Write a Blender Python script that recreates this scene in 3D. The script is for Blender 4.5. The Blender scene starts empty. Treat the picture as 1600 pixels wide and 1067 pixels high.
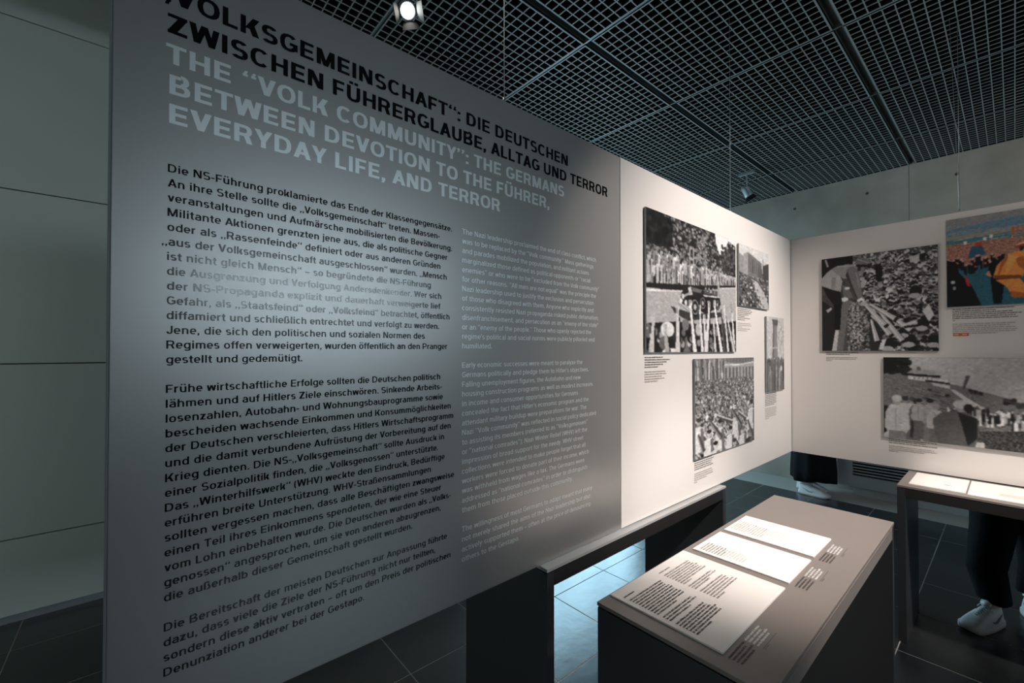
import bpy, bmesh, math, random
import numpy as np
from mathutils import Vector, Matrix, Euler

random.seed(7)
rng = np.random.default_rng(11)
sc = bpy.context.scene
COL = sc.collection

# ------------------------------------------------------------------ camera
cam = bpy.data.cameras.new('camera')
cam.sensor_width = 36.0
cam.lens = 36.0 * 677.0 / 1600.0
cam.shift_y = 6.0 / 1600.0
cam.clip_start = 0.02
cam_ob = bpy.data.objects.new('camera', cam)
cam_ob.location = (0, 0, 1.45)
cam_ob.rotation_euler = (math.radians(90.65), 0, math.atan2(785, 677))
COL.objects.link(cam_ob)
sc.camera = cam_ob

# ------------------------------------------------------------------ exposure, world
sc.view_settings.view_transform = 'Standard'
sc.view_settings.look = 'None'
sc.view_settings.gamma = 1.0
sc.view_settings.use_curve_mapping = False
sc.view_settings.exposure = 0.0
sc.cycles.max_bounces = 8
sc.cycles.diffuse_bounces = 4
sc.cycles.glossy_bounces = 4
sc.cycles.sample_clamp_indirect = 4.0
W = bpy.data.worlds.new('world'); sc.world = W
W.use_nodes = True
W.node_tree.nodes['Background'].inputs[0].default_value = (0.5, 0.62, 0.7, 1)
W.node_tree.nodes['Background'].inputs[1].default_value = 0.02

DAY = (0.47, 0.80, 1.0)
WARM = (1.0, 0.88, 0.81)
L_WIN_LEFT = 9.0      # radiance of the window panes behind the panel
L_WIN_RIGHT = 12.0     # high strip window across the room
L_FILL_FRONT = 3.2     # unseen fill window, added behind the camera to light the left wall

def spot(loc, target, watts, size_deg, blend=0.8, radius=0.05, colour=WARM):
    l = bpy.data.lights.new('spot_beam', 'SPOT')
    l.energy = watts; l.color = colour; l.spot_size = math.radians(size_deg); l.spot_blend = blend
    l.shadow_soft_size = radius
    o = bpy.data.objects.new('spot_beam', l)
    o.location = loc
    o.rotation_euler = (Vector(target) - Vector(loc)).to_track_quat('-Z', 'Y').to_euler()
    COL.objects.link(o)
    return o
# ceiling spots: (position, target, watts, cone)
SPOTS = [
    ((1.00, 2.15, 3.02), (-0.97, 2.25, 1.30), 310, 64),
    ((0.80, 1.30, 3.02), (-0.50, 1.80, 0.78), 300, 34),
    ((0.30, 1.75, 3.02), (-0.20, 3.28, 1.35), 16, 70),
    ((0.95, 2.25, 3.02), (0.05, 3.08, 0.78), 380, 22),
    ((0.90, 4.10, 3.05), (-0.10, 5.60, 2.20), 20, 120),  # unseen extra spot, added to warm the concrete wall
]
for p, t, e, s in SPOTS:
    spot(p, t, e, s)

# ------------------------------------------------------------------ materials
MATS = {}
def mat(name, col, rough=0.5, metal=0.0, spec=0.5, noise=0.0, scale=8.0, bump=0.0, bscale=60.0, col2=None, detail=4.0, stretch=None, emit=None, estr=0.0, coat=0.0, coat_rough=0.1, rvar=0.0):
    if name in MATS: return MATS[name]
    m = bpy.data.materials.new(name); m.use_nodes = True
    nt = m.node_tree; b = nt.nodes['Principled BSDF']
    b.inputs['Base Color'].default_value = (*col, 1)
    b.inputs['Roughness'].default_value = rough
    b.inputs['Metallic'].default_value = metal
    b.inputs['Specular IOR Level'].default_value = spec
    b.inputs['Coat Weight'].default_value = coat
    b.inputs['Coat Roughness'].default_value = coat_rough
    tc = nt.nodes.new('ShaderNodeTexCoord'); vec = tc.outputs['Object']
    if stretch:
        mp = nt.nodes.new('ShaderNodeMapping'); mp.inputs['Scale'].default_value = stretch
        nt.links.new(vec, mp.inputs['Vector']); vec = mp.outputs['Vector']
    if noise > 0 or col2:
        n = nt.nodes.new('ShaderNodeTexNoise'); n.inputs['Scale'].default_value = scale; n.inputs['Detail'].default_value = detail
        nt.links.new(vec, n.inputs['Vector'])
        r = nt.nodes.new('ShaderNodeValToRGB')
        c2 = col2 if col2 else tuple(min(1, c * (1 + noise)) for c in col)
        c1 = col if col2 else tuple(c * (1 - noise) for c in col)
        r.color_ramp.elements[0].position = 0.32; r.color_ramp.elements[1].position = 0.68
        r.color_ramp.elements[0].color = (*c1, 1); r.color_ramp.elements[1].color = (*c2, 1)
        nt.links.new(n.outputs['Fac'], r.inputs['Fac']); nt.links.new(r.outputs['Color'], b.inputs['Base Color'])
        if rvar > 0:
            mr = nt.nodes.new('ShaderNodeMapRange')
            mr.inputs['To Min'].default_value = max(0.02, rough - rvar); mr.inputs['To Max'].default_value = rough + rvar
            nt.links.new(n.outputs['Fac'], mr.inputs['Value']); nt.links.new(mr.outputs['Result'], b.inputs['Roughness'])
    if bump > 0:
        n2 = nt.nodes.new('ShaderNodeTexNoise'); n2.inputs['Scale'].default_value = bscale; n2.inputs['Detail'].default_value = 5
        nt.links.new(vec, n2.inputs['Vector'])
        bp = nt.nodes.new('ShaderNodeBump'); bp.inputs['Strength'].default_value = bump; bp.inputs['Distance'].default_value = 0.01
        nt.links.new(n2.outputs['Fac'], bp.inputs['Height']); nt.links.new(bp.outputs['Normal'], b.inputs['Normal'])
    if emit:
        b.inputs['Emission Color'].default_value = (*emit, 1); b.inputs['Emission Strength'].default_value = estr
    MATS[name] = m
    return m

M_slate = mat('slate_tile', (0.008, 0.009, 0.010), 0.25, spec=0.95, col2=(0.015, 0.017, 0.018), scale=5.0, detail=9, bump=0.07, bscale=18, rvar=0.07)
M_grout = mat('tile_grout', (0.30, 0.28, 0.25), 0.9)
M_subfloor = M_grout
M_conc = mat('fair_faced_concrete', (0.235, 0.205, 0.17), 0.8, spec=0.2, col2=(0.33, 0.295, 0.25), scale=2.6, detail=8, bump=0.15, bscale=14)
M_hole = mat('concrete_tie_hole', (0.04, 0.04, 0.04), 0.9)
M_wallpanel = mat('wall_panel_grey_green', (0.46, 0.50, 0.46), 0.42, noise=0.02, scale=2.0)
M_joint = mat('dark_joint', (0.012, 0.012, 0.012), 0.9)
M_skirting = mat('aluminium_skirting', (0.35, 0.38, 0.40), 0.45, metal=0.6)
M_plaster = mat('grey_plaster', (0.22, 0.23, 0.23), 0.8, noise=0.05, scale=2)
M_black = mat('black_plenum', (0.004, 0.004, 0.004), 0.95, spec=0.1)
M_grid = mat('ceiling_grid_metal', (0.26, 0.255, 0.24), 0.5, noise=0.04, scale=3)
M_web = mat('ceiling_grid_dark_web', (0.02, 0.021, 0.022), 0.7, spec=0.2)  # webs darker than the flanges, imitating shade inside the cells
M_rail = mat('ceiling_rail_metal', (0.13, 0.14, 0.14), 0.4, metal=0.3)
M_grey = mat('grey_exhibit_board', (0.44, 0.44, 0.43), 0.37, metal=0.68, spec=0.7, noise=0.01, scale=3)
M_white = mat('white_exhibit_board', (0.74, 0.71, 0.68), 0.42, noise=0.01, scale=2)
M_edge = mat('board_edge', (0.22, 0.24, 0.25), 0.5)
M_tblack = mat('black_print', (0.003, 0.003, 0.004), 0.17, spec=0.55)
M_twhite = mat('pale_print', (0.92, 0.97, 0.97), 0.40, metal=0.60, spec=0.5)
M_desk = mat('grey_lacquer_desk', (0.20, 0.178, 0.165), 0.33, spec=0.5, noise=0.02, scale=6)
M_deskside = mat('shaded_desk_lacquer', (0.030, 0.033, 0.037), 0.34, spec=0.4, noise=0.03, scale=6)  # same lacquer as the tops, darkened because the sides are unlit
M_consoletop = mat('console_top_grey', (0.36, 0.37, 0.37), 0.30, noise=0.02, scale=6)
M_paper = mat('white_document_board', (0.80, 0.77, 0.74), 0.5)
M_inkgrey = mat('grey_ink', (0.36, 0.33, 0.31), 0.6)
M_ink = mat('dark_ink', (0.06, 0.055, 0.05), 0.6)
M_inkpale = mat('pale_ink', (0.60, 0.56, 0.53), 0.6)
M_inkwhite = mat('white_ink', (0.85, 0.85, 0.84), 0.6)
M_orange = mat('orange_tag', (0.55, 0.14, 0.03), 0.5)
M_steel = mat('steel_wire', (0.42, 0.42, 0.40), 0.35, metal=0.8)
M_lampbody = mat('lamp_grey_metal', (0.32, 0.36, 0.37), 0.4, metal=0.5)
M_lampblack = mat('lamp_black_metal', (0.012, 0.012, 0.012), 0.5)
M_lens = mat('lamp_lens_lit', (1, 1, 1), 0.3, emit=(1.0, 0.95, 0.88), estr=12)
M_lens_off = mat('lamp_lens_unlit', (0.10, 0.10, 0.10), 0.1)
M_conv = mat('convector_grey_metal', (0.32, 0.34, 0.35), 0.5, noise=0.02, scale=4)
M_kick = mat('convector_plinth', (0.30, 0.30, 0.29), 0.6)
M_cloth = mat('black_cloth', (0.006, 0.006, 0.007), 0.95, spec=0.15, bump=0.4, bscale=40)
M_skin = mat('skin', (0.50, 0.30, 0.24), 0.5)
M_hair = mat('brown_hair', (0.05, 0.03, 0.02), 0.6, bump=0.6, bscale=90)
M_eye = mat('eye_dark', (0.02, 0.02, 0.02), 0.2)
M_shoe = mat('white_leather', (0.50, 0.49, 0.47), 0.5, noise=0.06, scale=30, bump=0.1, bscale=60)
M_sole = mat('off_white_rubber', (0.48, 0.44, 0.40), 0.6)
M_shoetrim = mat('grey_shoe_trim', (0.16, 0.19, 0.20), 0.5)
M_lace = mat('white_lace', (0.55, 0.55, 0.53), 0.7)
M_frame = mat('window_frame_grey', (0.10, 0.11, 0.12), 0.4)

def pane_mat(name, strength, col=DAY):
    m = bpy.data.materials.new(name); m.use_nodes = True
    nt = m.node_tree; b = nt.nodes['Principled BSDF']
    b.inputs['Base Color'].default_value = (0.3, 0.35, 0.4, 1); b.inputs['Roughness'].default_value = 0.1
    b.inputs['Emission Color'].default_value = (*col, 1); b.inputs['Emission Strength'].default_value = strength
    return m

def photo_mat():
    m = bpy.data.materials.new('photo_print'); m.use_nodes = True
    nt = m.node_tree; b = nt.nodes['Principled BSDF']
    a = nt.nodes.new('ShaderNodeVertexColor'); a.layer_name = 'Col'
    nt.links.new(a.outputs['Color'], b.inputs['Base Color']); b.inputs['Roughness'].default_value = 0.4
    b.inputs['Specular IOR Level'].default_value = 0.3
    return m
M_photo = photo_mat()

# ------------------------------------------------------------------ helpers
def props(o, label=None, cat=None, group=None, kind=None):
    if label: o['label'] = label
    if cat: o['category'] = cat
    if group: o['group'] = group
    if kind: o['kind'] = kind
    return o

def link_mesh(name, me, parent=None, loc=None):
    o = bpy.data.objects.new(name, me)
    COL.objects.link(o)
    if parent: o.parent = parent
    if loc: o.location = loc
    return o

def empty(name, loc=(0, 0, 0), rz=0.0):
    o = bpy.data.objects.new(name, None); o.empty_display_size = 0.1
    o.location = loc; o.rotation_euler = (0, 0, rz)
    COL.objects.link(o)
    return o

def box_into(bm, x0, x1, y0, y1, z0, z1):
    vs = [bm.verts.new(p) for p in ((x0,y0,z0),(x1,y0,z0),(x1,y1,z0),(x0,y1,z0),(x0,y0,z1),(x1,y0,z1),(x1,y1,z1),(x0,y1,z1))]
    for f in ((0,3,2,1),(4,5,6,7),(0,1,5,4),(1,2,6,5),(2,3,7,6),(3,0,4,7)):
        bm.faces.new([vs[i] for i in f])

def bm_mesh(bm, name, m, smooth=False):
    me = bpy.data.meshes.new(name); bm.normal_update(); bm.to_mesh(me); bm.free()
    if isinstance(m, (list, tuple)):
        for k in m: me.materials.append(k)
    else: me.materials.append(m)
    if smooth: me.polygons.foreach_set('use_smooth', [True] * len(me.polygons))
    return me

def boxes(name, m, bl, parent=None, bevel=0.0, loc=None):
    bm = bmesh.new()
    for b in bl: box_into(bm, *b)
    if bevel > 0:
        bmesh.ops.bevel(bm, geom=bm.edges[:], offset=bevel, segments=2, affect='EDGES', profile=0.7)
    return link_mesh(name, bm_mesh(bm, name, m), parent, loc)

def tube_into(bm, pts, r, n=8, caps=True):
    pts = [Vector(p) for p in pts]
    rs = r if isinstance(r, (list, tuple)) else [r] * len(pts)
    rings = []
    for i, p in enumerate(pts):
        d = (pts[min(i + 1, len(pts) - 1)] - pts[max(i - 1, 0)]).normalized()
        up = Vector((0, 0, 1)) if abs(d.z) < 0.9 else Vector((1, 0, 0))
        a = d.cross(up).normalized(); b = a.cross(d)
        rings.append([bm.verts.new(p + (a * math.cos(2*math.pi*k/n) + b * math.sin(2*math.pi*k/n)) * rs[i]) for k in range(n)])
    for i in range(len(rings) - 1):
        for k in range(n):
            bm.faces.new((rings[i][k], rings[i][(k+1) % n], rings[i+1][(k+1) % n], rings[i+1][k]))
    if caps:
        bm.faces.new(list(reversed(rings[0]))); bm.faces.new(rings[-1])

def tube(name, m, pts, r, n=8, parent=None, smooth=True):
    bm = bmesh.new(); tube_into(bm, pts, r, n)
    bmesh.ops.recalc_face_normals(bm, faces=bm.faces[:])
    return link_mesh(name, bm_mesh(bm, name, m, smooth), parent)

# ------------------------------------------------------------------ grotesque stroke lettering
def glyph(ch, w):
    """returns (left bearing, advance, polygons); cap height = 1, stroke weight w"""
    Q = []; t = w * 0.86; xh = 0.735
    def V(x, y0, y1): Q.append([(x, y0), (x + w, y0), (x + w, y1), (x, y1)])
    def H(y, x0, x1): Q.append([(x0, y), (x1, y), (x1, y + t), (x0, y + t)])
    def P(x0, y0, x1, y1, ww=None):
        ww = ww or w * 1.1
        Q.append([(x0, y0), (x0 + ww, y0), (x1 + ww, y1), (x1, y1)])
    def R(cx, cy, rx, ry, a0, a1, e=2.35):
        n = max(3, int(abs(a1 - a0) / 24))
        def pt(a, x, y):
            c, s = math.cos(a), math.sin(a)
            return (cx + x * math.copysign(abs(c) ** (2 / e), c), cy + y * math.copysign(abs(s) ** (2 / e), s))
        for i in range(n):
            a = math.radians(a0 + (a1 - a0) * i / n); b = math.radians(a0 + (a1 - a0) * (i + 1) / n)
            Q.append([pt(a, rx, ry), pt(b, rx, ry), pt(b, max(rx - w, .01), max(ry - t, .01)), pt(a, max(rx - w, .01), max(ry - t, .01))])
    def dots(cx, y, g=0.13):
        for s in (-1, 1): Q.append([(cx + s*g - w*.5, y), (cx + s*g + w*.5, y), (cx + s*g + w*.5, y + t), (cx + s*g - w*.5, y + t)])
    D = w * 1.12; sb = 0.075; W_ = 0.6
    base = {'Ä': 'A', 'Ö': 'O', 'Ü': 'U', 'ä': 'a', 'ö': 'o', 'ü': 'u'}.get(ch)
    c = base or ch
    if c == 'A': W_ = .78; P(0,0,.39-D/2,1,D); P(W_-D,0,.39-D/2,1,D); H(.22,.13,W_-.13); sb=.015
    elif c == 'B': W_ = .69; V(0,0,1); H(0,0,.40); H(.5-t/2,0,.38); H(1-t,0,.38); R(.37,.75+t/4,.28,.25+t/4,-90,90); R(.39,.25+t/4,.30,.25+t/4,-90,90); sb=.07
    elif c == 'C': W_ = .73; R(.38,.5,.38,.515,42,318); sb=.045
    elif c == 'D': W_ = .72; V(0,0,1); H(0,0,.34); H(1-t,0,.34); R(.33,.5,.39,.5,-90,90)
    elif c == 'E': W_ = .60; V(0,0,1); H(0,0,W_); H(.5-t/2,0,W_-.04); H(1-t,0,W_); sb=.07
    elif c == 'F': W_ = .57; V(0,0,1); H(.47-t/2,0,W_-.05); H(1-t,0,W_); sb=.06
    elif c == 'G': W_ = .76; R(.38,.5,.38,.515,42,325); V(W_-w,.12,.54); H(.54-t,.42,W_); sb=.045
    elif c == 'H': W_ = .70; V(0,0,1); V(W_-w,0,1); H(.5-t/2,0,W_)
    elif c == 'I': W_ = w; V(0,0,1)
    elif c == 'J': W_ = .52; V(W_-w,.28,1); R(.26,.28,.26,.295,180,360); sb=.05
    elif c == 'K': W_ = .72; V(0,0,1); P(w*.8,.34,W_-D*1.15,1,D*1.15); P(W_-D*1.2,0,w*1.1+.04,.62,D*1.2); sb=.05
    elif c == 'L': W_ = .55; V(0,0,1); H(0,0,W_); sb=.06
    elif c == 'M': W_ = .86; V(0,0,1); V(W_-w,0,1); P(.43-D*.5,.0,.02,1,D); P(.43-D*.5,.0,W_-.02-D,1,D)
    elif c == 'N': W_ = .72; V(0,0,1); V(W_-w,0,1); P(W_-D*1.15,0,0,1,D*1.15)
    elif c == 'O': W_ = .79; R(.395,.5,.395,.515,0,360); sb=.045
    elif c == 'P': W_ = .66; V(0,0,1); H(.43-t/2,0,.37); H(1-t,0,.37); R(.36,.715-t/4,.30,.285+t/4,-90,90); sb=.06
    elif c == 'Q': W_ = .79; R(.395,.5,.395,.515,0,360); P(.60,-.04,.42,.25,D)
    elif c == 'R': W_ = .70; V(0,0,1); H(.46-t/2,0,.38); H(1-t,0,.38); R(.38,.73-t/4,.30,.27+t/4,-90,90); P(W_-D,0,.34,.46,D); sb=.06
    elif c == 'S':
        W_ = .66; ru = (1.015 - (.5 - t/2)) / 2; rl = (.5 + t/2 + .015) / 2
        R(.325,1.015-ru,.315,ru,28,270); R(.335,rl-.015,.325,rl,90,-150); sb=.045
    elif c == 'T': W_ = .66; H(1-t,0,W_); V(.33-w/2,0,1); sb=.03
    elif c == 'U': W_ = .70; V(0,.3,1); V(W_-w,.3,1); R(.35,.31,.35,.325,180,360)
    elif c == 'V': W_ = .74; P(.37-D/2,0,0,1,D); P(.37-D/2,0,W_-D,1,D); sb=.01
    elif c == 'W': W_ = 1.06; P(.27-D/2,0,0,1,D); P(.27-D/2,0,.53-D/2,1,D); P(.79-D/2,0,.53-D/2,1,D); P(.79-D/2,0,W_-D,1,D); sb=.015
    elif c == 'X': W_ = .72; P(0,0,W_-D,1,D); P(W_-D,0,0,1,D); sb=.02
    elif c == 'Y': W_ = .72; V(.36-w/2,0,.45); P(.36-D/2,.40,0,1,D); P(.36-D/2,.40,W_-D,1,D); sb=.01
    elif c == 'Z': W_ = .64; H(0,0,W_); H(1-t,0,W_); P(0,t*.6,W_-D*1.3,1-t*.6,D*1.3); sb=.045
    elif c == 'a':
        W_ = .56; V(W_-w,0,.48); R(.29,.47,.27,xh-.455,0,158); H(.42-t*.5,.27,W_-w*.5); R(.28,.205+t*.12,.28,.222+t*.12,90,270); H(-.012,.27,.42); sb=.05
    elif c in 'bdpq':
        W_ = .60; lo = 0 if c in 'bd' else -.27; hi = 1 if c in 'bd' else xh
        V(0 if c in 'bp' else W_-w, lo, hi); R(.30,xh/2,.30,xh/2+.012,0,360); sb=.055
    elif c == 'c': W_ = .54; R(.28,xh/2,.28,xh/2+.012,45,315); sb=.04
    elif c == 'e': W_ = .58; R(.29,xh/2,.29,xh/2+.012,0,315); H(xh/2-t/2-.01,w*.6,W_-.01); sb=.04
    elif c == 'f': W_ = .36; V(.10,0,.82); R(.10+.20,.80,.20,.205,90,180); H(xh-t,0,.36); sb=.02; Q.append([(.29,1.005-t),(.38,1.005-t),(.38,1.005),(.29,1.005)])
    elif c == 'g': W_ = .60; V(W_-w,-.08,xh); R(.30,xh/2,.30,xh/2+.012,0,360); R(.31,-.07,.29,.21,200,360); sb=.055
    elif c == 'h': W_ = .57; V(0,0,1); V(W_-w,0,xh-.28); R(.285,xh-.28,.285,.292,0,150)
    elif c == 'n': W_ = .57; V(0,0,xh); V(W_-w,0,xh-.28); R(.285,xh-.28,.285,.292,0,150)
    elif c == 'm':
        W_ = .88; V(0,0,xh); V(W_/2-w/2,0,xh-.25); V(W_-w,0,xh-.25); R(.225+w/4,xh-.25,.215+w/4,.262,0,145); R(W_-.225-w/4,xh-.25,.225+w/4,.262,0,145)
    elif c == 'r': W_ = .36; V(0,0,xh); R(.30,xh-.27,.28,.282,80,160); sb=.06; W_=.34
    elif c == 'u': W_ = .57; V(W_-w,0,xh); V(0,.28,xh); R(.285,.28,.285,.292,180,330)
    elif c == 'i': W_ = w; V(0,0,xh); V(0,1-t,1.0)
    elif c == 'j': W_ = w; V(0,-.12,xh); V(0,1-t,1.0); R(-.06,-.10,.06+w,.17,270,360)
    elif c == 'l': W_ = w; V(0,0,1)
    elif c == 't': W_ = .36; V(.09,.18,.93); R(.09+.20,.20,.20,.21,180,270); Q.append([(.28,-.01),(.36,-.01),(.36,-.01+t),(.28,-.01+t)]); H(xh-t,0,.36); sb=.03
    elif c == 'k': W_ = .57; V(0,0,1); P(w*.8,.20,W_-D*1.2,xh,D*1.2); P(W_-D*1.15,0,w+.06,.45,D*1.15); sb=.04
    elif c == 'o': W_ = .60; R(.30,xh/2,.30,xh/2+.012,0,360); sb=.045
    elif c == 's':
        W_ = .52; m = xh / 2; ru = (xh + .012 - (m - t/2)) / 2; rl = (m + t/2 + .012) / 2
        R(.255,xh+.012-ru,.245,ru,28,270); R(.265,rl-.012,.255,rl,90,-150); sb=.04
    elif c == 'v': W_ = .58; P(.29-D/2,0,0,xh,D); P(.29-D/2,0,W_-D,xh,D); sb=.01
    elif c == 'w': W_ = .86; P(.22-D/2,0,0,xh,D); P(.22-D/2,0,.43-D/2,xh,D); P(.64-D/2,0,.43-D/2,xh,D); P(.64-D/2,0,W_-D,xh,D); sb=.01
    elif c == 'x': W_ = .58; P(0,0,W_-D,xh,D); P(W_-D,0,0,xh,D); sb=.015
    elif c == 'y': W_ = .58; P(.29-D/2,0,0,xh,D); P(.16-D/2,-.27,W_-D,xh,D); H(-.27,.04,.2); sb=.01
    elif c == 'z': W_ = .50; H(0,0,W_); H(xh-t,0,W_); P(0,t*.6,W_-D*1.3,xh-t*.6,D*1.3); sb=.04
    elif c == 'ß': W_ = .60; V(0,0,.74); R(.27,.74,.27,.27,20,180); P(.30,.50,.38,.72,w); R(.33,.27,.27,.285,90,-110); sb=.055
    elif c == '.': W_ = w; V(0,0,t*1.1); sb=.06
    elif c == ',': W_ = w; V(0,0,t*1.1); P(0-.02,-.16,.05,.02,w*.7); sb=.06
    elif c == ':': W_ = w; V(0,0,t*1.1); V(0,xh-t*1.1,xh); sb=.06
    elif c == '-': W_ = .32; H(.30,0,W_); sb=.04
    elif c == '–': W_ = .52; H(.30,0,W_); sb=.08
    elif c in '„“”"':
        W_ = w * 2 + .12; y = {'„': -.14, '“': .70, '”': .70, '"': .70}[c]
        for x in (0, w + .12):
            if c == '“': Q.append([(x, y+.0), (x+w, y+.0), (x+w, y+.14), (x, y+.14)]); P(x+.02, y+.12, x+.08, y+.31, w*.6)
            else: Q.append([(x, y+.16), (x+w, y+.16), (x+w, y+.30), (x, y+.30)]); P(x+.0, y, x+.05, y+.18, w*.6)
        sb=.05
    elif c == "'": W_ = w; Q.append([(0,.84),(w,.84),(w,1),(0,1)]); P(0,.70,.04,.86,w*.6); sb=.04
    elif c == '(': W_ = .28; R(.34,.40,.34,.68,122,238); sb=.05
    elif c == ')': W_ = .28; R(-.06,.40,.34,.68,-58,58); sb=.05
    elif c == ' ': return 0, .33, []
    else: V(0, 0, xh); W_ = w
    if base: dots(W_ / 2, (1.10 if base.isupper() else .90))
    return sb, W_ + 2 * sb, [[(x + sb, y) for x, y in q] for q in Q]

GC = {}
def text_polys(s, w):
    out = []; x = 0.0
    for ch in s:
        if (ch, w) not in GC: GC[(ch, w)] = glyph(ch, w)
        sb, adv, qs = GC[(ch, w)]
        for q in qs: out.append([(x + a, b) for a, b in q])
        x += adv
    return out, x

def lettering(name, m, lines, to3d, parent, label=None):
    """lines: (string, start, baseline, end, cap height, weight); to3d maps board coordinates to space"""
    V = []; F = []
    nz = (Vector(to3d(1, 0)) - Vector(to3d(0, 0))).cross(Vector(to3d(0, 1)) - Vector(to3d(0, 0))).normalized()
    for s, x0, z0, x1, cap, w in lines:
        polys, L = text_polys(s, w)
        sb = GC[(s[0], w)][0]; se = GC[(s[-1], w)][0]
        hang = GC[('„', w)][1] if (s[0] in '„“' and ('„', w) in GC) else 0
        if s[0] == '„': x0 = x0 - GC[('„', w)][1] * cap * 0.95
        k = (x1 - x0) / (L - sb - se)
        for q in polys:
            n = len(V)
            step = nz * (2.0e-5 * (len(F) % 12))       # overlapping strokes lie a hair apart
            for a, b in q: V.append(tuple(Vector(to3d(x0 + (a - sb) * k, z0 + b * cap)) + step))
            F.append(tuple(range(n, n + len(q))))
    me = bpy.data.meshes.new(name); me.from_pydata(V, [], F); me.materials.append(m)
    # make all faces look the same way
    bm = bmesh.new(); bm.from_mesh(me); bm.normal_update()
    ref = Vector(to3d(1, 0)) - Vector(to3d(0, 0)); up = Vector(to3d(0, 1)) - Vector(to3d(0, 0)); nrm = ref.cross(up)
    for f in bm.faces:
        if f.normal.dot(nrm) < 0: f.normal_flip()
    bm.to_mesh(me); bm.free()
    o = link_mesh(name, me, parent)
    if label: o['label'] = label
    return o

def greek(name, m, rows, to3d, parent, seed=0, label=None):
    """rows of tiny letters too small to read: (x start, x end, baseline, x-height)"""
    r = random.Random(seed); V = []; F = []
    for x0, x1, z, h in rows:
        x = x0
        while x < x1:
            n = r.randint(2, 9)
            for _ in range(n):
                wd = h * r.choice((.35, .6, .65, .7, .9)); hh = h * r.choice((1, 1, 1, 1.35, 1.4))
                if x + wd > x1: break
                st = h * .24
                k = r.random()
                parts = [(x, x + st, 0, hh), (x + wd * .75 - st * .4, x + wd * .75 + st * .6, 0, h)] if wd > h * .4 else [(x, x + st, 0, hh)]
                if wd > h * .4: parts.append((x, x + wd * .75, (h - st) if k < .5 else 0, h if k < .5 else st))
                for a, b, c, d in parts:
                    i = len(V); V += [to3d(a, z + c), to3d(b, z + c), to3d(b, z + d), to3d(a, z + d)]; F.append((i, i+1, i+2, i+3))
                x += wd + h * .12
            x += h * .45
    me = bpy.data.meshes.new(name); me.from_pydata(V, [], F); me.materials.append(m)
    o = link_mesh(name, me, parent)
    if label: o['label'] = label
    return o

# ================================================================== THE SETTING
X0, X1, Y0, Y1 = -3.5, 6.0, -3.2, 5.6
ZC = 3.229
# ---- floor
fl = boxes('floor', M_grout, [(X0-.3, X1+.3, Y0-.3, Y1+.3, -0.10, -0.0011)])
fl['kind'] = 'structure'
T = 0.465; G = 0.0022
bm = bmesh.new(); box_into(bm, G, T-G, G, T-G, -0.0016, 0.0)
bmesh.ops.bevel(bm, geom=[e for e in bm.edges if all(v.co.z > -0.0005 for v in e.verts)], offset=0.0009, segments=1, affect='EDGES')
tile_me = bm_mesh(bm, 'floor_tile', M_slate)
gx0 = -1.78 - T * 3; gy0 = 0.936 - T * 2
cx, cy = [], []
n = 0
far = []
for i in range(-1, 21):
    for j in range(-7, 11):
        x = gx0 + i * T; y = gy0 + j * T
        xx0, xx1 = max(x, X0), min(x + T, X1); yy0, yy1 = max(y, Y0), min(y + T, Y1)
        if xx1 - xx0 < .03 or yy1 - yy0 < .03: continue
        whole = (xx1 - xx0 > T - .001 and yy1 - yy0 > T - .001)
        if whole and x < 0.6 and y > -0.2:
            t_ = link_mesh('floor_tile', tile_me, fl, (x, y, random.uniform(-.0002, .0003)))
            t_.rotation_euler = (random.uniform(-.0009, .0009), random.uniform(-.0009, .0009), 0)
        else: far.append((xx0 + G, xx1 - G, yy0 + G, yy1 - G, -0.0016, 0.0))
o = boxes('outlying_floor_tiles', M_slate, far, fl); o['kind'] = 'stuff'

# ---- concrete wall at the back, with tie holes and formwork joint
wb = boxes('wall_back', M_conc, [(X0-.3, X1+.3, Y1+.004, Y1+.25, 0, 3.8)]); wb['kind'] = 'structure'
fj = [-0.649 + 2.6 * k for k in (-1, 0, 1, 2)]
edges = [X0] + fj + [X1]
bm = bmesh.new()
for a, b in zip(edges[:-1], edges[1:]):
    bm2 = bmesh.new(); box_into(bm2, a + .002, b - .002, Y1, Y1 + .01, 0, 3.8)
    link_mesh('concrete_panel', bm_mesh(bm2, 'concrete_panel', M_conc), wb)
bm.free()
bm = bmesh.new()
for x in (-2.88, -2.24, -1.605, -0.964, -0.327, 0.31, 0.95, 1.59, 2.2):
    for z in (3.045, 1.75, 0.45):
        r_ = bmesh.ops.create_cone(bm, segments=14, radius1=0.014, radius2=0.014, depth=0.003, cap_ends=True)
        bmesh.ops.rotate(bm, verts=r_['verts'], cent=(0,0,0), matrix=Matrix.Rotation(math.pi/2, 3, 'X'))
        bmesh.ops.translate(bm, verts=r_['verts'], vec=(x, Y1 - .0005, z))
link_mesh('tie_holes', bm_mesh(bm, 'tie_holes', M_hole), wb)

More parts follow.
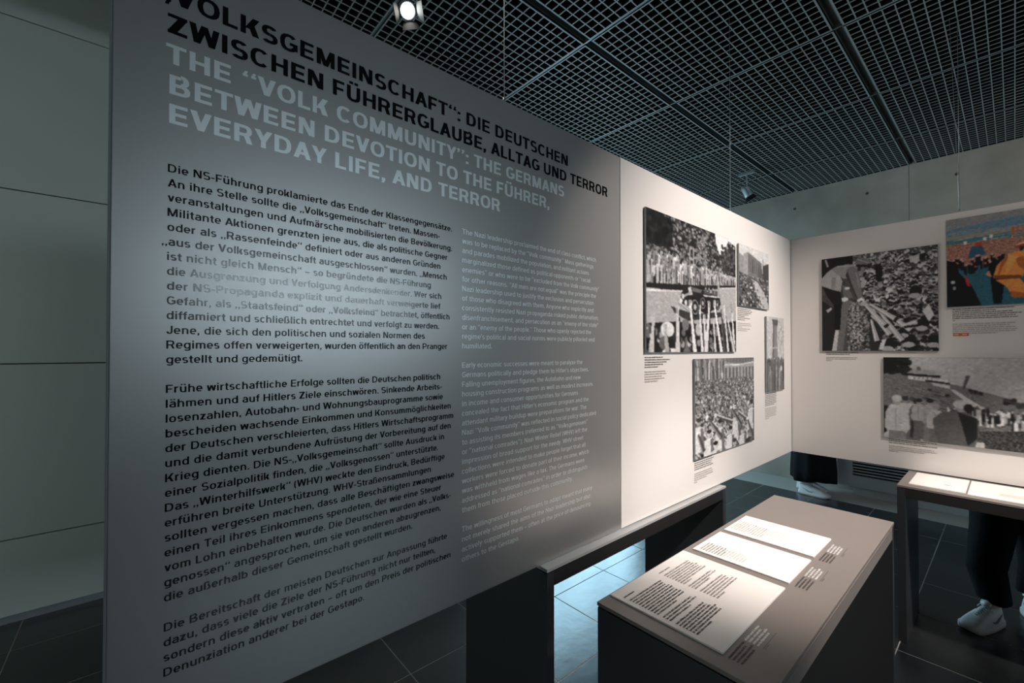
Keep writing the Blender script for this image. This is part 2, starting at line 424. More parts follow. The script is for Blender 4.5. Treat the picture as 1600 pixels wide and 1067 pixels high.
# ---- left wall of large panels, with a window beyond
wl = boxes('wall_left', M_joint, [(X0-.25, X0-.022, Y0-.3, 3.00, 0, 3.8), (X0-.25, X0-.022, 3.0, Y1+.3, 0, 0.45), (X0-.25, X0-.022, 3.0, Y1+.3, 2.05, 3.8), (X0-.25, X0-.022, 5.40, Y1+.3, .45, 2.05)])
wl['kind'] = 'structure'
zj = [0.035, 0.441, 1.377, 2.312, 3.243, 3.8]
for a, b in zip(zj[:-1], zj[1:]):
    for ya, yb in ((Y0, -1.9), (-1.9, 0.9), (0.9, 3.0)):
        boxes('wall_panel', M_wallpanel, [(X0-.02, X0, ya+.003, yb-.003, a+.003, b-.003)], wl, bevel=0.0012)
for (ya, yb, a, b) in ((3.0, Y1, .035, .45), (3.0, Y1, 2.05, 3.8), (5.40, Y1, .45, 2.05)):
    boxes('wall_panel', M_wallpanel, [(X0-.02, X0, ya+.003, yb-.003, a+.003, b-.003)], wl)
bl = boxes('baseboard_left', M_skirting, [(X0-.021, X0-.006, Y0, Y1, 0.0, 0.035)]); bl['kind'] = 'structure'

def window(name, axis, pos, a0, a1, z0, z1, nx, m):
    w_ = empty(name); w_['kind'] = 'structure'
    fr = 0.05
    def bx(a, b, c, d, e=0.0, th=0.06):
        return (pos - th/2 + e, pos + th/2 + e, a, b, c, d) if axis == 'x' else (a, b, pos - th/2 + e, pos + th/2 + e, c, d)
    boxes('window_frame', M_frame, [bx(a0, a1, z0, z0+fr), bx(a0, a1, z1-fr, z1), bx(a0, a0+fr, z0+fr, z1-fr), bx(a1-fr, a1, z0+fr, z1-fr)] +
          [bx(a0+(a1-a0)*k/nx-fr/2, a0+(a1-a0)*k/nx+fr/2, z0+fr, z1-fr) for k in range(1, nx)], w_)
    for k in range(nx):
        a = a0 + (a1-a0)*k/nx + fr/2; b = a0 + (a1-a0)*(k+1)/nx - fr/2
        boxes('window_pane', m, [bx(a, b, z0+fr, z1-fr, 0, 0.01)], w_)
    return w_
window('window_1', 'x', X0-.04, 3.0, 5.40, 0.45, 2.05, 3, pane_mat('daylight_pane_left', L_WIN_LEFT))

# ---- right wall and front wall (behind the photographer)
wr = boxes('wall_right', M_plaster, [(X1, X1+.2, Y0-.3, Y1+.3, 0, 2.10), (X1, X1+.2, Y0-.3, Y1+.3, 2.85, 3.8), (X1, X1+.2, Y0-.3, .60, 2.10, 2.85), (X1, X1+.2, 4.3, Y1+.3, 2.10, 2.85)])
wr['kind'] = 'structure'
window('window_2', 'x', X1+.05, .60, 4.3, 2.10, 2.85, 4, pane_mat('daylight_pane_right', L_WIN_RIGHT, (0.74, 0.90, 1.0)))
wf = boxes('wall_front', M_plaster, [(X0-.3, X1+.3, Y0-.2, Y0, 0, 0.9), (X0-.3, X1+.3, Y0-.2, Y0, 2.6, 3.8), (X0-.3, -3.3, Y0-.2, Y0, .9, 2.6), (-1.15, X1+.3, Y0-.2, Y0, .9, 2.6)])
wf['kind'] = 'structure'
window('added_fill_window', 'y', Y0-.05, -3.3, -1.15, 0.9, 2.6, 2, pane_mat('fill_pane_front', L_FILL_FRONT, (0.84, 0.95, 0.90)))  # made-up source, placed to brighten the left wall panels

# ---- ceiling: open-cell metal grid panels under a dark plenum
ce = boxes('ceiling', M_black, [(X0-.3, X1+.3, Y0-.3, Y1+.3, 3.72, 3.80)]); ce['kind'] = 'structure'
PX, PY = 0.975, 0.962
CH = 0.036
def grid_mesh(wd, dp):
    bm = bmesh.new()
    f = 0.009; b = 0.0027
    nx = max(2, round((wd - 2*f) / 0.0517)); ny = max(2, round((dp - 2*f) / 0.0517))
    box_into(bm, 0, wd, 0, f, 0, CH + .01); box_into(bm, 0, wd, dp-f, dp, 0, CH + .01)
    box_into(bm, 0, f, f, dp-f, 0, CH + .01); box_into(bm, wd-f, wd, f, dp-f, 0, CH + .01)
    for i in range(1, nx):
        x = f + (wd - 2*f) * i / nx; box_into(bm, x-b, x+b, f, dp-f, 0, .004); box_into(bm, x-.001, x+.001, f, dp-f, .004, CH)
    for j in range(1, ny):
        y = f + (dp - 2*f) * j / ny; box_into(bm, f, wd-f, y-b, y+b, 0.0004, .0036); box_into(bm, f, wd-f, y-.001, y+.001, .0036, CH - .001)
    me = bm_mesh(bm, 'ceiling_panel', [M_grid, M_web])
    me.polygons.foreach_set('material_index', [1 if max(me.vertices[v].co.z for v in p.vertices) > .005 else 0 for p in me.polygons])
    return me
gm = {}
xs = [-0.622 + PX * k for k in range(-3, 8)]
ys = [0.993 + PY * k for k in range(-5, 5)]
ax = [x for x in xs if X0 + .1 < x < X1 - .1] + [X1]
ay = [Y0] + [y for y in ys if Y0 + .1 < y < Y1 - .1] + [Y1]
for xa, xb in zip(ax[:-1], ax[1:]):
    for ya, yb in zip(ay[:-1], ay[1:]):
        wd = xb - xa - 0.046; dp = yb - ya - 0.014
        key = (round(wd, 3), round(dp, 3))
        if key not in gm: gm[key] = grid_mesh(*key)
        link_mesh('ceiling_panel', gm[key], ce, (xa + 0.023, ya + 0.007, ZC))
for x in ax[:-1]:
    boxes('ceiling_channel', M_rail, [(x-.021, x-.015, Y0, Y1, ZC+.012, ZC+.06), (x+.015, x+.021, Y0, Y1, ZC+.012, ZC+.06), (x-.015, x+.015, Y0, Y1, ZC+.050, ZC+.06)], ce)
for y in ay[1:-1]:
    boxes('ceiling_bar', M_rail, [(ax[0], X1, y-.005, y+.005, ZC+.004, ZC+.03)], ce)

# ================================================================== THE HUNG BOARDS
XP = -0.97; ZB = 0.782; ZT = 2.181; TH = 0.018
YL = -0.036; YM = 1.376; YR = 3.284

gp = empty('text_board', (XP, YL, ZB)); 
props(gp, 'large dark grey text board with black and pale lettering, left half of the hanging wall', 'board')
def child_boxes(parent, name, m, bl, bevel=0.0):
    L = parent.location
    return boxes(name, m, [(a-L.x, b-L.x, c-L.y, d-L.y, e-L.z, f-L.z) for a, b, c, d, e, f in bl], parent, bevel)
child_boxes(gp, 'board', M_grey, [(XP-TH, XP, YL, YM-.0006, ZB, ZT)], 0.0008)
child_boxes(gp, 'edge_strip', M_edge, [(XP-TH, XP+.0012, YL-.004, YL-.0002, ZB, ZT)])
child_boxes(gp, 'bottom_rail', M_steel, [(XP-.012, XP-.001, YL+.02, YM-.02, ZB-.003, ZB)])

def grey3(y, z): return (0.0006, y - YL, z - ZB)
CT = 0.0345
title_de = [("„VOLKSGEMEINSCHAFT“: DIE DEUTSCHEN", 0.037, 2.065, 1.082, CT, .20),
            ("ZWISCHEN FÜHRERGLAUBE, ALLTAG UND TERROR", 0.035, 2.011, 1.298, CT, .20)]
title_en = [("THE “VOLK COMMUNITY”: THE GERMANS", 0.033, 1.957, 1.064, CT, .20),
            ("BETWEEN DEVOTION TO THE FÜHRER,", 0.038, 1.903, 0.994, CT, .20),
            ("EVERYDAY LIFE, AND TERROR", 0.038, 1.851, 0.790, CT, .20)]
lettering('german_title', M_tblack, title_de, grey3, gp, 'black German title in capitals')
lettering('english_title', M_twhite, title_en, grey3, gp, 'pale English title in capitals')
G_TXT = [("Die NS-Führung proklamierte das Ende der Klassengegensätze.", .626), ("An ihre Stelle sollte die „Volksgemeinschaft“ treten. Massen-", .589),
 ("veranstaltungen und Aufmärsche mobilisierten die Bevölkerung.", .626), ("Militante Aktionen grenzten jene aus, die als politische Gegner", .612),
 ("oder als „Rassenfeinde“ definiert oder aus anderen Gründen", .591), ("„aus der Volksgemeinschaft ausgeschlossen“ wurden. „Mensch", .610),
 ("ist nicht gleich Mensch“ – so begründete die NS-Führung", .563), ("die Ausgrenzung und Verfolgung Andersdenkender. Wer sich", .594),
 ("der NS-Propaganda explizit und dauerhaft verweigerte lief", .591), ("Gefahr, als „Staatsfeind“ oder „Volksfeind“ betrachtet, öffentlich", .619),
 ("diffamiert und schließlich entrechtet und verfolgt zu werden.", .587), ("Jene, die sich den politischen und sozialen Normen des", .546),
 ("Regimes offen verweigerten, wurden öffentlich an den Pranger", .612), ("gestellt und gedemütigt.", .259), None,
 ("Frühe wirtschaftliche Erfolge sollten die Deutschen politisch", .591), ("lähmen und auf Hitlers Ziele einschwören. Sinkende Arbeits-", .596),
 ("losenzahlen, Autobahn- und Wohnungsbauprogramme sowie", .599), ("bescheiden wachsende Einkommen und Konsummöglichkeiten", .623),
 ("der Deutschen verschleierten, dass Hitlers Wirtschaftsprogramm", .631), ("und die damit verbundene Aufrüstung der Vorbereitung auf den", .623),
 ("Krieg dienten. Die NS-„Volksgemeinschaft“ sollte Ausdruck in", .603), ("einer Sozialpolitik finden, die „Volksgenossen“ unterstützte.", .585),
 ("Das „Winterhilfswerk“ (WHV) weckte den Eindruck, Bedürftige", .605), ("erführen breite Unterstützung. WHV-Straßensammlungen", .564),
 ("sollten vergessen machen, dass alle Beschäftigten zwangsweise", .634), ("einen Teil ihres Einkommens spendeten, der wie eine Steuer", .594),
 ("vom Lohn einbehalten wurde. Die Deutschen wurden als „Volks-", .624), ("genossen“ angesprochen, um sie von anderen abzugrenzen,", .593),
 ("die außerhalb dieser Gemeinschaft gestellt wurden.", .513), None,
 ("Die Bereitschaft der meisten Deutschen zur Anpassung führte", .612), ("dazu, dass viele die Ziele der NS-Führung nicht nur teilten,", .577),
 ("sondern diese aktiv vertraten – oft um den Preis der politischen", .623), ("Denunziation anderer bei der Gestapo.", .393)]
E_TXT = [("The Nazi leadership proclaimed the end of class conflict, which", 1.23), ('was to be replaced by the "Volk community." Mass gatherings', 1.216),
 ("and parades mobilized the population, and militant actions", 1.191), ('marginalized those defined as political opponents or "racial', 1.198),
 ('enemies" or who were to be "excluded from the Volk community"', 1.248), ('for other reasons. "All men are not equal" was the principle the', 1.23),
 ("Nazi leadership used to justify the exclusion and persecution", 1.216), ("of those who disagreed with them. Anyone who explicitly and", 1.216),
 ("consistently resisted Nazi propaganda risked public defamation,", 1.243), ('disenfranchisement, and persecution as an "enemy of the state"', 1.243),
 ('or an "enemy of the people." Those who openly rejected the', 1.202), ("regime's political and social norms were publicly pilloried and", 1.221), ("humiliated.", .76), None, None,
 ("Early economic successes were meant to paralyze the", 1.155), ("Germans politically and pledge them to Hitler's objectives.", 1.188),
 ("Falling unemployment figures, the Autobahn and new", 1.145), ("housing construction programs as well as modest increases", 1.21),
 ("in income and consumer opportunities for Germans", 1.132), ("concealed the fact that Hitler's economic program and the", 1.188),
 ("attendant military buildup were preparations for war. The", 1.176), ('Nazi "Volk community" was reflected in social policy dedicated', 1.228),
 ('to assisting its members (referred to as "Volksgenossen"', 1.182), ('or "national comrades"). Nazi Winter Relief (WHV) left the', 1.179),
 ("impression of broad support for the needy. WHV street", 1.159), ("collections were intended to make people forget that all", 1.17),
 ("workers were forced to donate part of their income, which", 1.188), ("was withheld from wages like a tax. The Germans were", 1.164),
 ('addressed as "national comrades" in order to distinguish', 1.179), ("them from those placed outside this community.", 1.103), 
 ("The willingness of most Germans to adapt meant that many", 1.207), ("not merely shared the aims of the Nazi leadership but also", 1.196),
 ("actively supported them – often at the price of denouncing", 1.196), ("others to the Gestapo.", .864)]
def E_line(i):      # the English column keeps the German line grid
    if i < 13: return 1.764 - .02575 * i
    if i < 31: return 1.403 - .02587 * (i - 15)
    return 0.964 - .0266 * (i - 31)
CB = 0.0142
lettering('german_text', M_tblack, [(s[0], .037, 1.764 - .02592 * i, s[1], CB, .165) for i, s in enumerate(G_TXT) if s], grey3, gp, 'black German text column')
lettering('english_text', M_twhite, [(s[0], .659, E_line(i), s[1], CB, .15) for i, s in enumerate(E_TXT) if s], grey3, gp, 'pale English text column')

wp = empty('photo_board', (XP, YM, ZB)); props(wp, 'brightly lit white board with four mounted photographs, beside the grey text board', 'board')
child_boxes(wp, 'board', M_white, [(XP-TH, XP+.0015, YM+.0006, YR-.001, ZB, ZT)], 0.0008)
child_boxes(wp, 'bottom_rail', M_steel, [(XP-.012, XP-.001, YM+.02, YR-.03, ZB-.003, ZB)])
rp = empty('photo_board', (XP, YR, ZB)); props(rp, 'dimmer white board beyond the corner, with three mounted photographs', 'board')
child_boxes(rp, 'board', M_white, [(XP-TH, 1.86, YR, YR+TH, ZB, ZT)], 0.0008)
child_boxes(wp, 'corner_strip', M_edge, [(XP+.0016, XP+.0032, YR-.0055, YR-.0008, ZB, ZT)])

# suspension cables
def cable(x, y, label, twin=False):
    c = empty('suspension_cable', (x, y, ZT)); props(c, label, 'cable', 'steel cables the boards hang from')
    tube('wire', M_steel, [(0, 0, .012), (0, 0, ZC - ZT + .01)], .0016, 6, c)
    if twin: tube('wire', M_steel, [(0, 0, .02), (-.006, .0, .25), (-.03, 0, ZC - ZT + .01)], .0012, 6, c)
    bm = bmesh.new(); tube_into(bm, [(0, 0, 0), (0, 0, .016)], .0035, 10)
    link_mesh('clamp', bm_mesh(bm, 'clamp', M_steel, True), c)
cable(XP-.009, .814, 'thin steel cable rising from the top of the grey text board')
cable(XP-.009, 2.376, 'thin steel cable rising from the white board, in front of the unlit spotlight')
cable(-0.184, YR+.009, 'doubled steel cable holding the board that faces the room', True)

# ------------------------------------------------------------------ printed photographs (painted in numpy, one face per picture dot)
class Canvas:
    def __init__(s, w, h, col=0.5):
        s.w, s.h = w, h; s.a = np.zeros((h, w, 3)); s.a[:] = col
        s.X, s.Y = np.meshgrid((np.arange(w) + .5) / w, (np.arange(h) + .5) / h)
    def put(s, m, col, al=1.0):
        c = np.array(col if hasattr(col, '__len__') else (col,) * 3)
        if isinstance(al, np.ndarray): al = al[m][:, None]
        s.a[m] = s.a[m] * (1 - al) + c * al
    def ell(s, cx, cy, rx, ry, col, rot=0.0, al=1.0):
        c, n = math.cos(rot), math.sin(rot); dx, dy = s.X - cx, s.Y - cy
        s.put(((dx * c + dy * n) / rx) ** 2 + ((-dx * n + dy * c) / ry) ** 2 < 1, col, al)
    def poly(s, pts, col, al=1.0):
        ins = np.zeros(s.X.shape, bool); n = len(pts)
        for i in range(n):
            x0, y0 = pts[i]; x1, y1 = pts[(i + 1) % n]
            if y0 == y1: continue
            c = ((s.Y > y0) != (s.Y > y1)) & (s.X < (x1 - x0) * (s.Y - y0) / (y1 - y0) + x0); ins ^= c
        s.put(ins, col, al)
    def line(s, p, q, w0, w1, col, al=1.0):
        d = np.array(q, float) - p; L = max(1e-6, math.hypot(*d)); n = np.array((-d[1], d[0])) / L
        s.poly([tuple(np.array(p) + n * w0), tuple(np.array(q) + n * w1), tuple(np.array(q) - n * w1), tuple(np.array(p) - n * w0)], col, al)
    def noise(s, amp, cell=1, m=None, mult=False):
        hh, ww = -(-s.h // cell), -(-s.w // cell)
        n = np.kron(rng.normal(0, 1, (hh, ww)), np.ones((cell, cell)))[:s.h, :s.w, None] * amp
        if m is None: m = np.ones(s.X.shape, bool)
        s.a[m] += n[m]
    def heads(s, n, x0, x1, y0, y1, r0, r1, lo=.05, hi=.8, body=True):
        """a crowd in rows, smaller at the top"""
        for y in np.sort(rng.uniform(y0, y1, n)):
            f = (y - y0) / max(1e-6, y1 - y0); r = r0 + (r1 - r0) * f ** 1.4; x = rng.uniform(x0, x1)
            asp = s.w / s.h * s.asp
            if body: s.ell(x, y + r * 2.6 , r * 1.5, r * 2.3, rng.uniform(lo, hi * .75))
            s.ell(x, y, r * .75, r * 1.15, rng.uniform(.45, hi)); s.ell(x, y - r * .55, r * .8, r * .75, rng.uniform(.02, .3))
            if rng.random() < .5: s.ell(x + r * .2, y + r * .4, r * .25, r * .3, .2)
    asp = 1.0
    def finish(s, grain=.04):
        for d in (1, 3):            # soft mottling as in an old print
            hh, ww = -(-s.h // d) + 1, -(-s.w // d) + 1
            n = np.kron(rng.normal(0, 1, (hh, ww)), np.ones((d, d)))[:s.h, :s.w, None]
            s.a *= 1 + grain * n
        b = s.a.copy(); b[1:] += s.a[:-1] * .5; b[:-1] += s.a[1:] * .5; b[0] *= 1.33; b[-1] *= 1.33; b[:, :] /= 2
        q = b.copy(); q[:, 1:] += b[:, :-1] * .4; q[:, :-1] += b[:, 1:] * .4; q[:, 0] *= 1.28; q[:, -1] *= 1.28; q /= 1.8
        s.a = q

def face(c, x, y, r):
    v = rng.uniform(.5, .85); c.ell(x, y, r, r * 1.2, v * .55); c.ell(x - r * .12, y - r * .05, r * .85, r * 1.05, v)
    c.ell(x, y - r * .75, r * 1.02, r * .62, rng.choice((.03, .06, .12, .3)))
    if r > .008:
        c.ell(x - r * .38, y - r * .05, r * .2, r * .13, .18); c.ell(x + r * .30, y - r * .05, r * .2, r * .13, .18); c.ell(x - r * .03, y + r * .55, r * .3, r * .12, .25)

def photo(c, name, origin, axis, width, height, z0, board_m, label, cat='photograph', depth=.012):
    """a board with the print on its face; axis 'y' faces +x, axis 'x' faces -y"""
    a = np.clip(c.a, 0, 1) ** 1.6 * .88 + .004
    e = empty(name, origin); props(e, label, cat, 'mounted photographs on the white boards')
    if axis == 'y':
        boxes('backing_board', board_m, [(.004, depth, 0, width, 0, height)], e, 0.0006); f3 = lambda u, v: (depth + .0005, u, v)
        boxes('spacer', M_edge, [(.0015, .004, .06, width-.06, .06, height-.06)], e)
    else:
        boxes('backing_board', board_m, [(0, width, -depth, -.004, 0, height)], e, 0.0006); f3 = lambda u, v: (u, -depth - .0005, v)
        boxes('spacer', M_edge, [(.06, width-.06, -.004, -.0016, .06, height-.06)], e)
    W2, H2 = c.w, c.h
    us = np.linspace(0.001, width-.001, W2 + 1); vs = np.linspace(height-.001, 0.001, H2 + 1)
    co = np.zeros(((H2+1) * (W2+1), 3)); UU, VV = np.meshgrid(us, vs)
    if axis == 'y': co[:, 0] = depth + .0005; co[:, 1] = UU.ravel(); co[:, 2] = VV.ravel()
    else: co[:, 0] = UU.ravel(); co[:, 1] = -depth - .0005; co[:, 2] = VV.ravel()
    i = np.arange(H2)[:, None] * (W2 + 1) + np.arange(W2)[None, :]
    q = np.stack([i + W2 + 1, i + W2 + 2, i + 1, i], -1).reshape(-1, 4)
    me = bpy.data.meshes.new('photo_print')
    me.vertices.add(len(co)); me.vertices.foreach_set('co', co.ravel())
    me.loops.add(q.size); me.loops.foreach_set('vertex_index', q.ravel().astype(np.int32))
    me.polygons.add(len(q)); me.polygons.foreach_set('loop_start', np.arange(0, q.size, 4, dtype=np.int32))
    try: me.polygons.foreach_set('loop_total', np.full(len(q), 4, dtype=np.int32))
    except Exception: pass
    me.update(calc_edges=True)
    ca = me.color_attributes.new('Col', 'FLOAT_COLOR', 'CORNER')
    rgba = np.ones((len(q), 4)); rgba[:, :3] = a.reshape(-1, 3)
    ca.data.foreach_set('color', np.repeat(rgba, 4, axis=0).ravel().astype(np.float32))
    me.materials.append(M_photo)
    link_mesh('photo_print', me, e)
    return e

def foliage(c, x0, x1, y0, y1, n, lo, hi, r=.02):
    for _ in range(n):
        x = rng.uniform(x0, x1); y = rng.uniform(y0, y1); k = rng.uniform(.4, 1.2)
        c.ell(x, y, r * k, r * k * 1.2, rng.uniform(lo, hi), rng.uniform(0, 3))

# A: street with open car, crowd on both sides, raised arms in the foreground
def art_parade():
    c = Canvas(150, 215, .07)
    foliage(c, 0, 1, 0, .36, 900, .03, .55, .011)
    foliage(c, 0, .22, 0, .22, 120, .0, .09, .03); foliage(c, .5, .62, .05, .3, 160, .25, .6, .008)
    c.poly([(.72, .0), (1, .0), (1, .05), (.9, .02), (.84, .12), (.78, .17), (.73, .08)], .88)
    foliage(c, .8, 1, .08, .30, 220, .03, .28, .012)
    for x, y0, y1 in ((.42, .2, .40), (.46, .18, .38), (.66, .16, .36), (.86, .2, .36)): c.line((x, y0), (x, y1), .006, .008, .5 if x < .5 else .1)
    for k in range(300):
        x = rng.uniform(0, 1); f = 1 - x; y = .29 + .05 * x + rng.uniform(0, .14 * f + .04); v = rng.uniform(.35, .95); hh = .04 + .06 * f * rng.random()
        w_ = .006 + .006 * f
        c.poly([(x-w_, y), (x+w_, y), (x+w_*.8, y+hh*1.6), (x-w_*.8, y+hh*1.6)], v * .85); c.poly([(x+w_, y+.01), (x+w_*1.8, y+.01), (x+w_*1.6, y+hh*1.5), (x+w_, y+hh*1.5)], .06)
        c.ell(x, y-.008, w_*.9, .009, v); c.line((x+w_, y), (x+w_*2.2, y-.04*f-.01), .003, .002, v)
    c.poly([(0, .52), (.5, .47), (1, .40), (1, .425), (.5, .51), (0, .575)], .06)
    for k in range(50): x = rng.uniform(0, .5); c.ell(x, .56 - .05*x, .008, .007, .7)
    c.poly([(0, .575), (.5, .515), (1, .42), (1, .75), (0, .8)], .60)
    m = (c.Y > .60 - .17 * c.X) & (c.Y < .8); c.noise(.03, 1, m); c.poly([(0, .565), (.35, .53), (.35, .538), (0, .58)], .85); c.poly([(.75, .455), (1, .418), (1, .427), (.75, .465)], .8)
    c.poly([(.22, .66), (.45, .70), (.78, .66), (.80, .70), (.40, .76), (.26, .71)], .13)
    c.poly([(.33, .55), (.36, .50), (.43, .485), (.60, .505), (.78, .52), (.785, .60), (.70, .645), (.60, .69), (.50, .66), (.31, .63)], .07)
    c.poly([(.44, .49), (.56, .50), (.54, .525), (.45, .525)], .30); c.poly([(.56, .535), (.78, .53), (.78, .54), (.58, .548)], .75); c.poly([(.40, .50), (.43, .49), (.45, .55), (.41, .56)], .7)
    c.line((.36, .57), (.44, .53), .010, .006, .55); c.line((.30, .625), (.42, .685), .012, .012, .45); c.line((.30, .62), (.42, .68), .003, .003, .85)
    for x, y, r in ((.475, .645, .052), (.565, .605, .040), (.745, .60, .032)):
        c.ell(x, y, r, r * 1.45, .03); c.ell(x, y, r * .78, r * 1.15, .45); c.ell(x, y, r * .64, r * .95, .07); c.ell(x, y, r * .3, r * .45, .65)
    c.ell(.345, .575, .014, .02, .8); c.ell(.325, .61, .013, .018, .9); c.ell(.375, .62, .013, .02, .85)
    for x in (.60, .64, .69, .73): c.poly([(x-.018, .525), (x+.018, .525), (x+.014, .485), (x-.014, .485)], .22); c.ell(x, .475, .010, .013, .65); c.ell(x, .467, .011, .006, .2)
    c.poly([(.745, .53), (.77, .53), (.772, .42), (.75, .42)], .55); c.ell(.76, .41, .010, .013, .75)
    c.poly([(0, .80), (.3, .77), (.6, .80), (1, .72), (1, 1), (0, 1)], .05)
    for k in range(46):
        x = rng.uniform(0, 1); y = rng.uniform(.82, 1.02)
        c.ell(x, y, .04, .045, rng.choice((.03, .05, .1, .3))); c.ell(x + .01, y + .01, .022, .028, rng.uniform(.2, .7))
    c.ell(.19, .835, .065, .055, .86); c.ell(.37, .79, .038, .045, .34); c.ell(.51, .82, .032, .05, .66); c.ell(.22, 1.0, .08, .03, .9); c.ell(.82, .80, .03, .05, .25)
    for x, y0, lean, w_, v in ((.06, .73, -.02, .020, .72), (.29, .66, .0, .020, .78), (.425, .60, .05, .018, .9), (.53, .63, .03, .014, .85), (.58, .70, .02, .016, .85), (.64, .585, -.04, .018, .86),
                              (.71, .57, .09, .016, .92), (.84, .60, .05, .012, .85), (.80, .64, .04, .014, .2), (.93, .56, .07, .012, .5), (.95, .66, .03, .016, .85), (.17, .80, .02, .02, .6), (.70, .74, .02, .012, .8), (.90, .72, .08, .014, .8)):
        c.line((x + lean + w_ * 1.3, 1.02), (x + w_ * .9, y0 + .08), .010, .005, .02)
        c.line((x + lean, 1.02), (x, y0 + .05), w_ * 1.2, w_ * .55, v)
        for q in (-.6, -.1, .4): c.line((x + q * w_, y0 + .06), (x + q * w_ * 1.3, y0 - .01 + abs(q) * .012), w_ * .22, w_ * .18, v * 1.02)
    c.finish(.05); return c
# B: large building above a street lined with people
def art_building():
    c = Canvas(60, 100, .78)
    c.poly([(.0, .15), (.16, .18), (.16, .5), (0, .5)], .45)
    c.poly([(.14, .14), (.28, .085), (.75, .20), (.78, .55), (.14, .46)], .34); c.poly([(.14, .14), (.28, .085), (.28, .47), (.14, .46)], .5)
    for i in range(7):
        x = .31 + i * .062; c.line((x, .15 + i * .014), (x, .42), .010, .010, .18)
    c.poly([(.60, .30), (.76, .30), (.80, .52), (.60, .50)], .25); c.poly([(.78, .24), (1, .17), (1, .62), (.78, .56)], .16)
    c.line((.79, .12), (.79, .30), .008, .008, .1)
    c.poly([(0, .45), (1, .56), (1, 1), (0, 1)], .22)
    c.poly([(.42, .53), (.60, .55), (.95, .82), (1, 1), (.70, 1)], .62)
    for _ in range(330):
        x = rng.uniform(0, 1); y = rng.uniform(.48, 1)
        if .45 + (y-.53) * .9 < x < .58 + (y-.53) * 1.1 and rng.random() < .85: continue
        c.ell(x, y, .02 * (.5 + y * .6), .014 * (.5 + y * .6), rng.choice((.02, .08, .3, .6, .75)))
    c.finish(.05); return c
# C: square packed with a crowd, arcaded building behind
def art_crowd():
    c = Canvas(110, 155, .4)
    c.poly([(0, 0), (1, 0), (1, .25), (0, .25)], .34)
    for _ in range(90):
        x = rng.uniform(0, .46); c.line((x, 0), (x + rng.uniform(-.03, .03), .24), .004, .007, rng.choice((.15, .3, .6, .75)))
    c.poly([(.45, .03), (.72, .08), (1, .04), (1, .25), (.45, .25)], .52); c.line((.45, .07), (.72, .075), .008, .008, .85); c.line((.72, .075), (1, .05), .006, .006, .85)
    for i in range(9): c.line((.48 + i * .062, .10), (.48 + i * .062, .22), .012, .012, .22)
    for i in range(10): c.line((.50 + i * .056, .0), (.50 + i * .056, .05), .009, .009, .28)
    c.poly([(0, .22), (1, .22), (1, 1), (0, 1)], .32)
    c.asp = .69
    for y in np.sort(.22 + (rng.random(1500) ** 1.1) * .80):
        f = (y - .22) / .78; r = .006 + .030 * f ** 1.5; x = rng.uniform(0, 1); v = rng.uniform(.45, .95)
        c.ell(x, y + r * 2.0, r * 1.5, r * 1.9, rng.choice((.05, .08, .15, .4, .85)), al=.95)
        face(c, x, y, r * .75)
        if rng.random() < .45:
            c.line((x + r * 1.3, y + r * 1.4), (x - r * 1.2, y - r * 2.0), r * .5, r * .3, .06); c.line((x + r, y + r), (x - r * 1.6, y - r * 2.2), r * .35, r * .25, v * .95)
    for p, q in (((.62, .72), (.30, .60)), ((.98, .80), (.60, .56)), ((.45, .84), (.17, .62)), ((.30, .98), (.05, .72)), ((.85, .92), (.70, .70))):
        c.line(p, q, .035, .018, .18); c.line((p[0]+.03, p[1]), (q[0]+.02, q[1]), .008, .008, .8); c.ell(q[0], q[1], .024, .022, .8)
    for x, y, v in ((.05, .64, .8), (.37, .70, .75), (.93, .68, .8), (.95, .56, .7), (.66, .62, .8), (.20, .78, .85), (.55, .80, .8), (.78, .84, .75), (.30, .92, .8), (.62, .95, .8), (.90, .90, .2)):
        c.poly([(x-.09, y+.30), (x-.07, y+.06), (x, y+.035), (x+.06, y+.06), (x+.08, y+.30)], .80 if v > .3 else .1); c.poly([(x+.02, y+.06), (x+.06, y+.06), (x+.08, y+.30), (x+.03, y+.30)], .30)
        face(c, x, y, .034)
    for p, q in (((.75, .78), (.56, .55)), ((.40, .86), (.17, .60)), ((.12, .95), (.03, .74)), ((.97, .95), (.86, .72))):
        c.line(p, q, .030, .014, .16); c.line((p[0]-.02, p[1]), (q[0]-.01, q[1]), .007, .005, .5); c.ell(q[0], q[1], .020, .020, .85)
    c.finish(.06); return c
# D: column with people on it above a crowd
def art_column():
    c = Canvas(44, 110, .72)
    c.noise(.03, 2); c.poly([(.34, .10), (.58, .10), (.62, .55), (.30, .55)], .42); c.poly([(.30, .03), (.64, .03), (.62, .11), (.34, .11)], .22)
    c.poly([(.34, .10), (.42, .10), (.40, .55), (.30, .55)], .28)
    for _ in range(26): c.line((x := rng.uniform(.62, 1), y := rng.uniform(.05, .45)), (x + .06, y + rng.uniform(-.05, .05)), .008, .006, .45)
    c.line((.33, .42), (.6, .41), .006, .006, .8); c.poly([(0, .60), (1, .60), (1, 1), (0, 1)], .24)
    for _ in range(60):
        x = rng.uniform(0, 1); y = rng.uniform(.55, .64); c.ell(x, y, .03, .016, rng.uniform(.1, .5)); c.poly([(x-.05, y), (x+.05, y), (x+.05, y+.25), (x-.05, y+.25)], rng.uniform(.08, .4))
    for _ in range(18): c.line((x := rng.uniform(.1, .9), rng.uniform(.65, .8)), (x, 1.), .03, .02, rng.uniform(.12, .5))
    c.ell(.82, .70, .07, .04, .7); c.line((.74, .70), (.70, 1), .03, .03, .6); c.finish(.05); return c
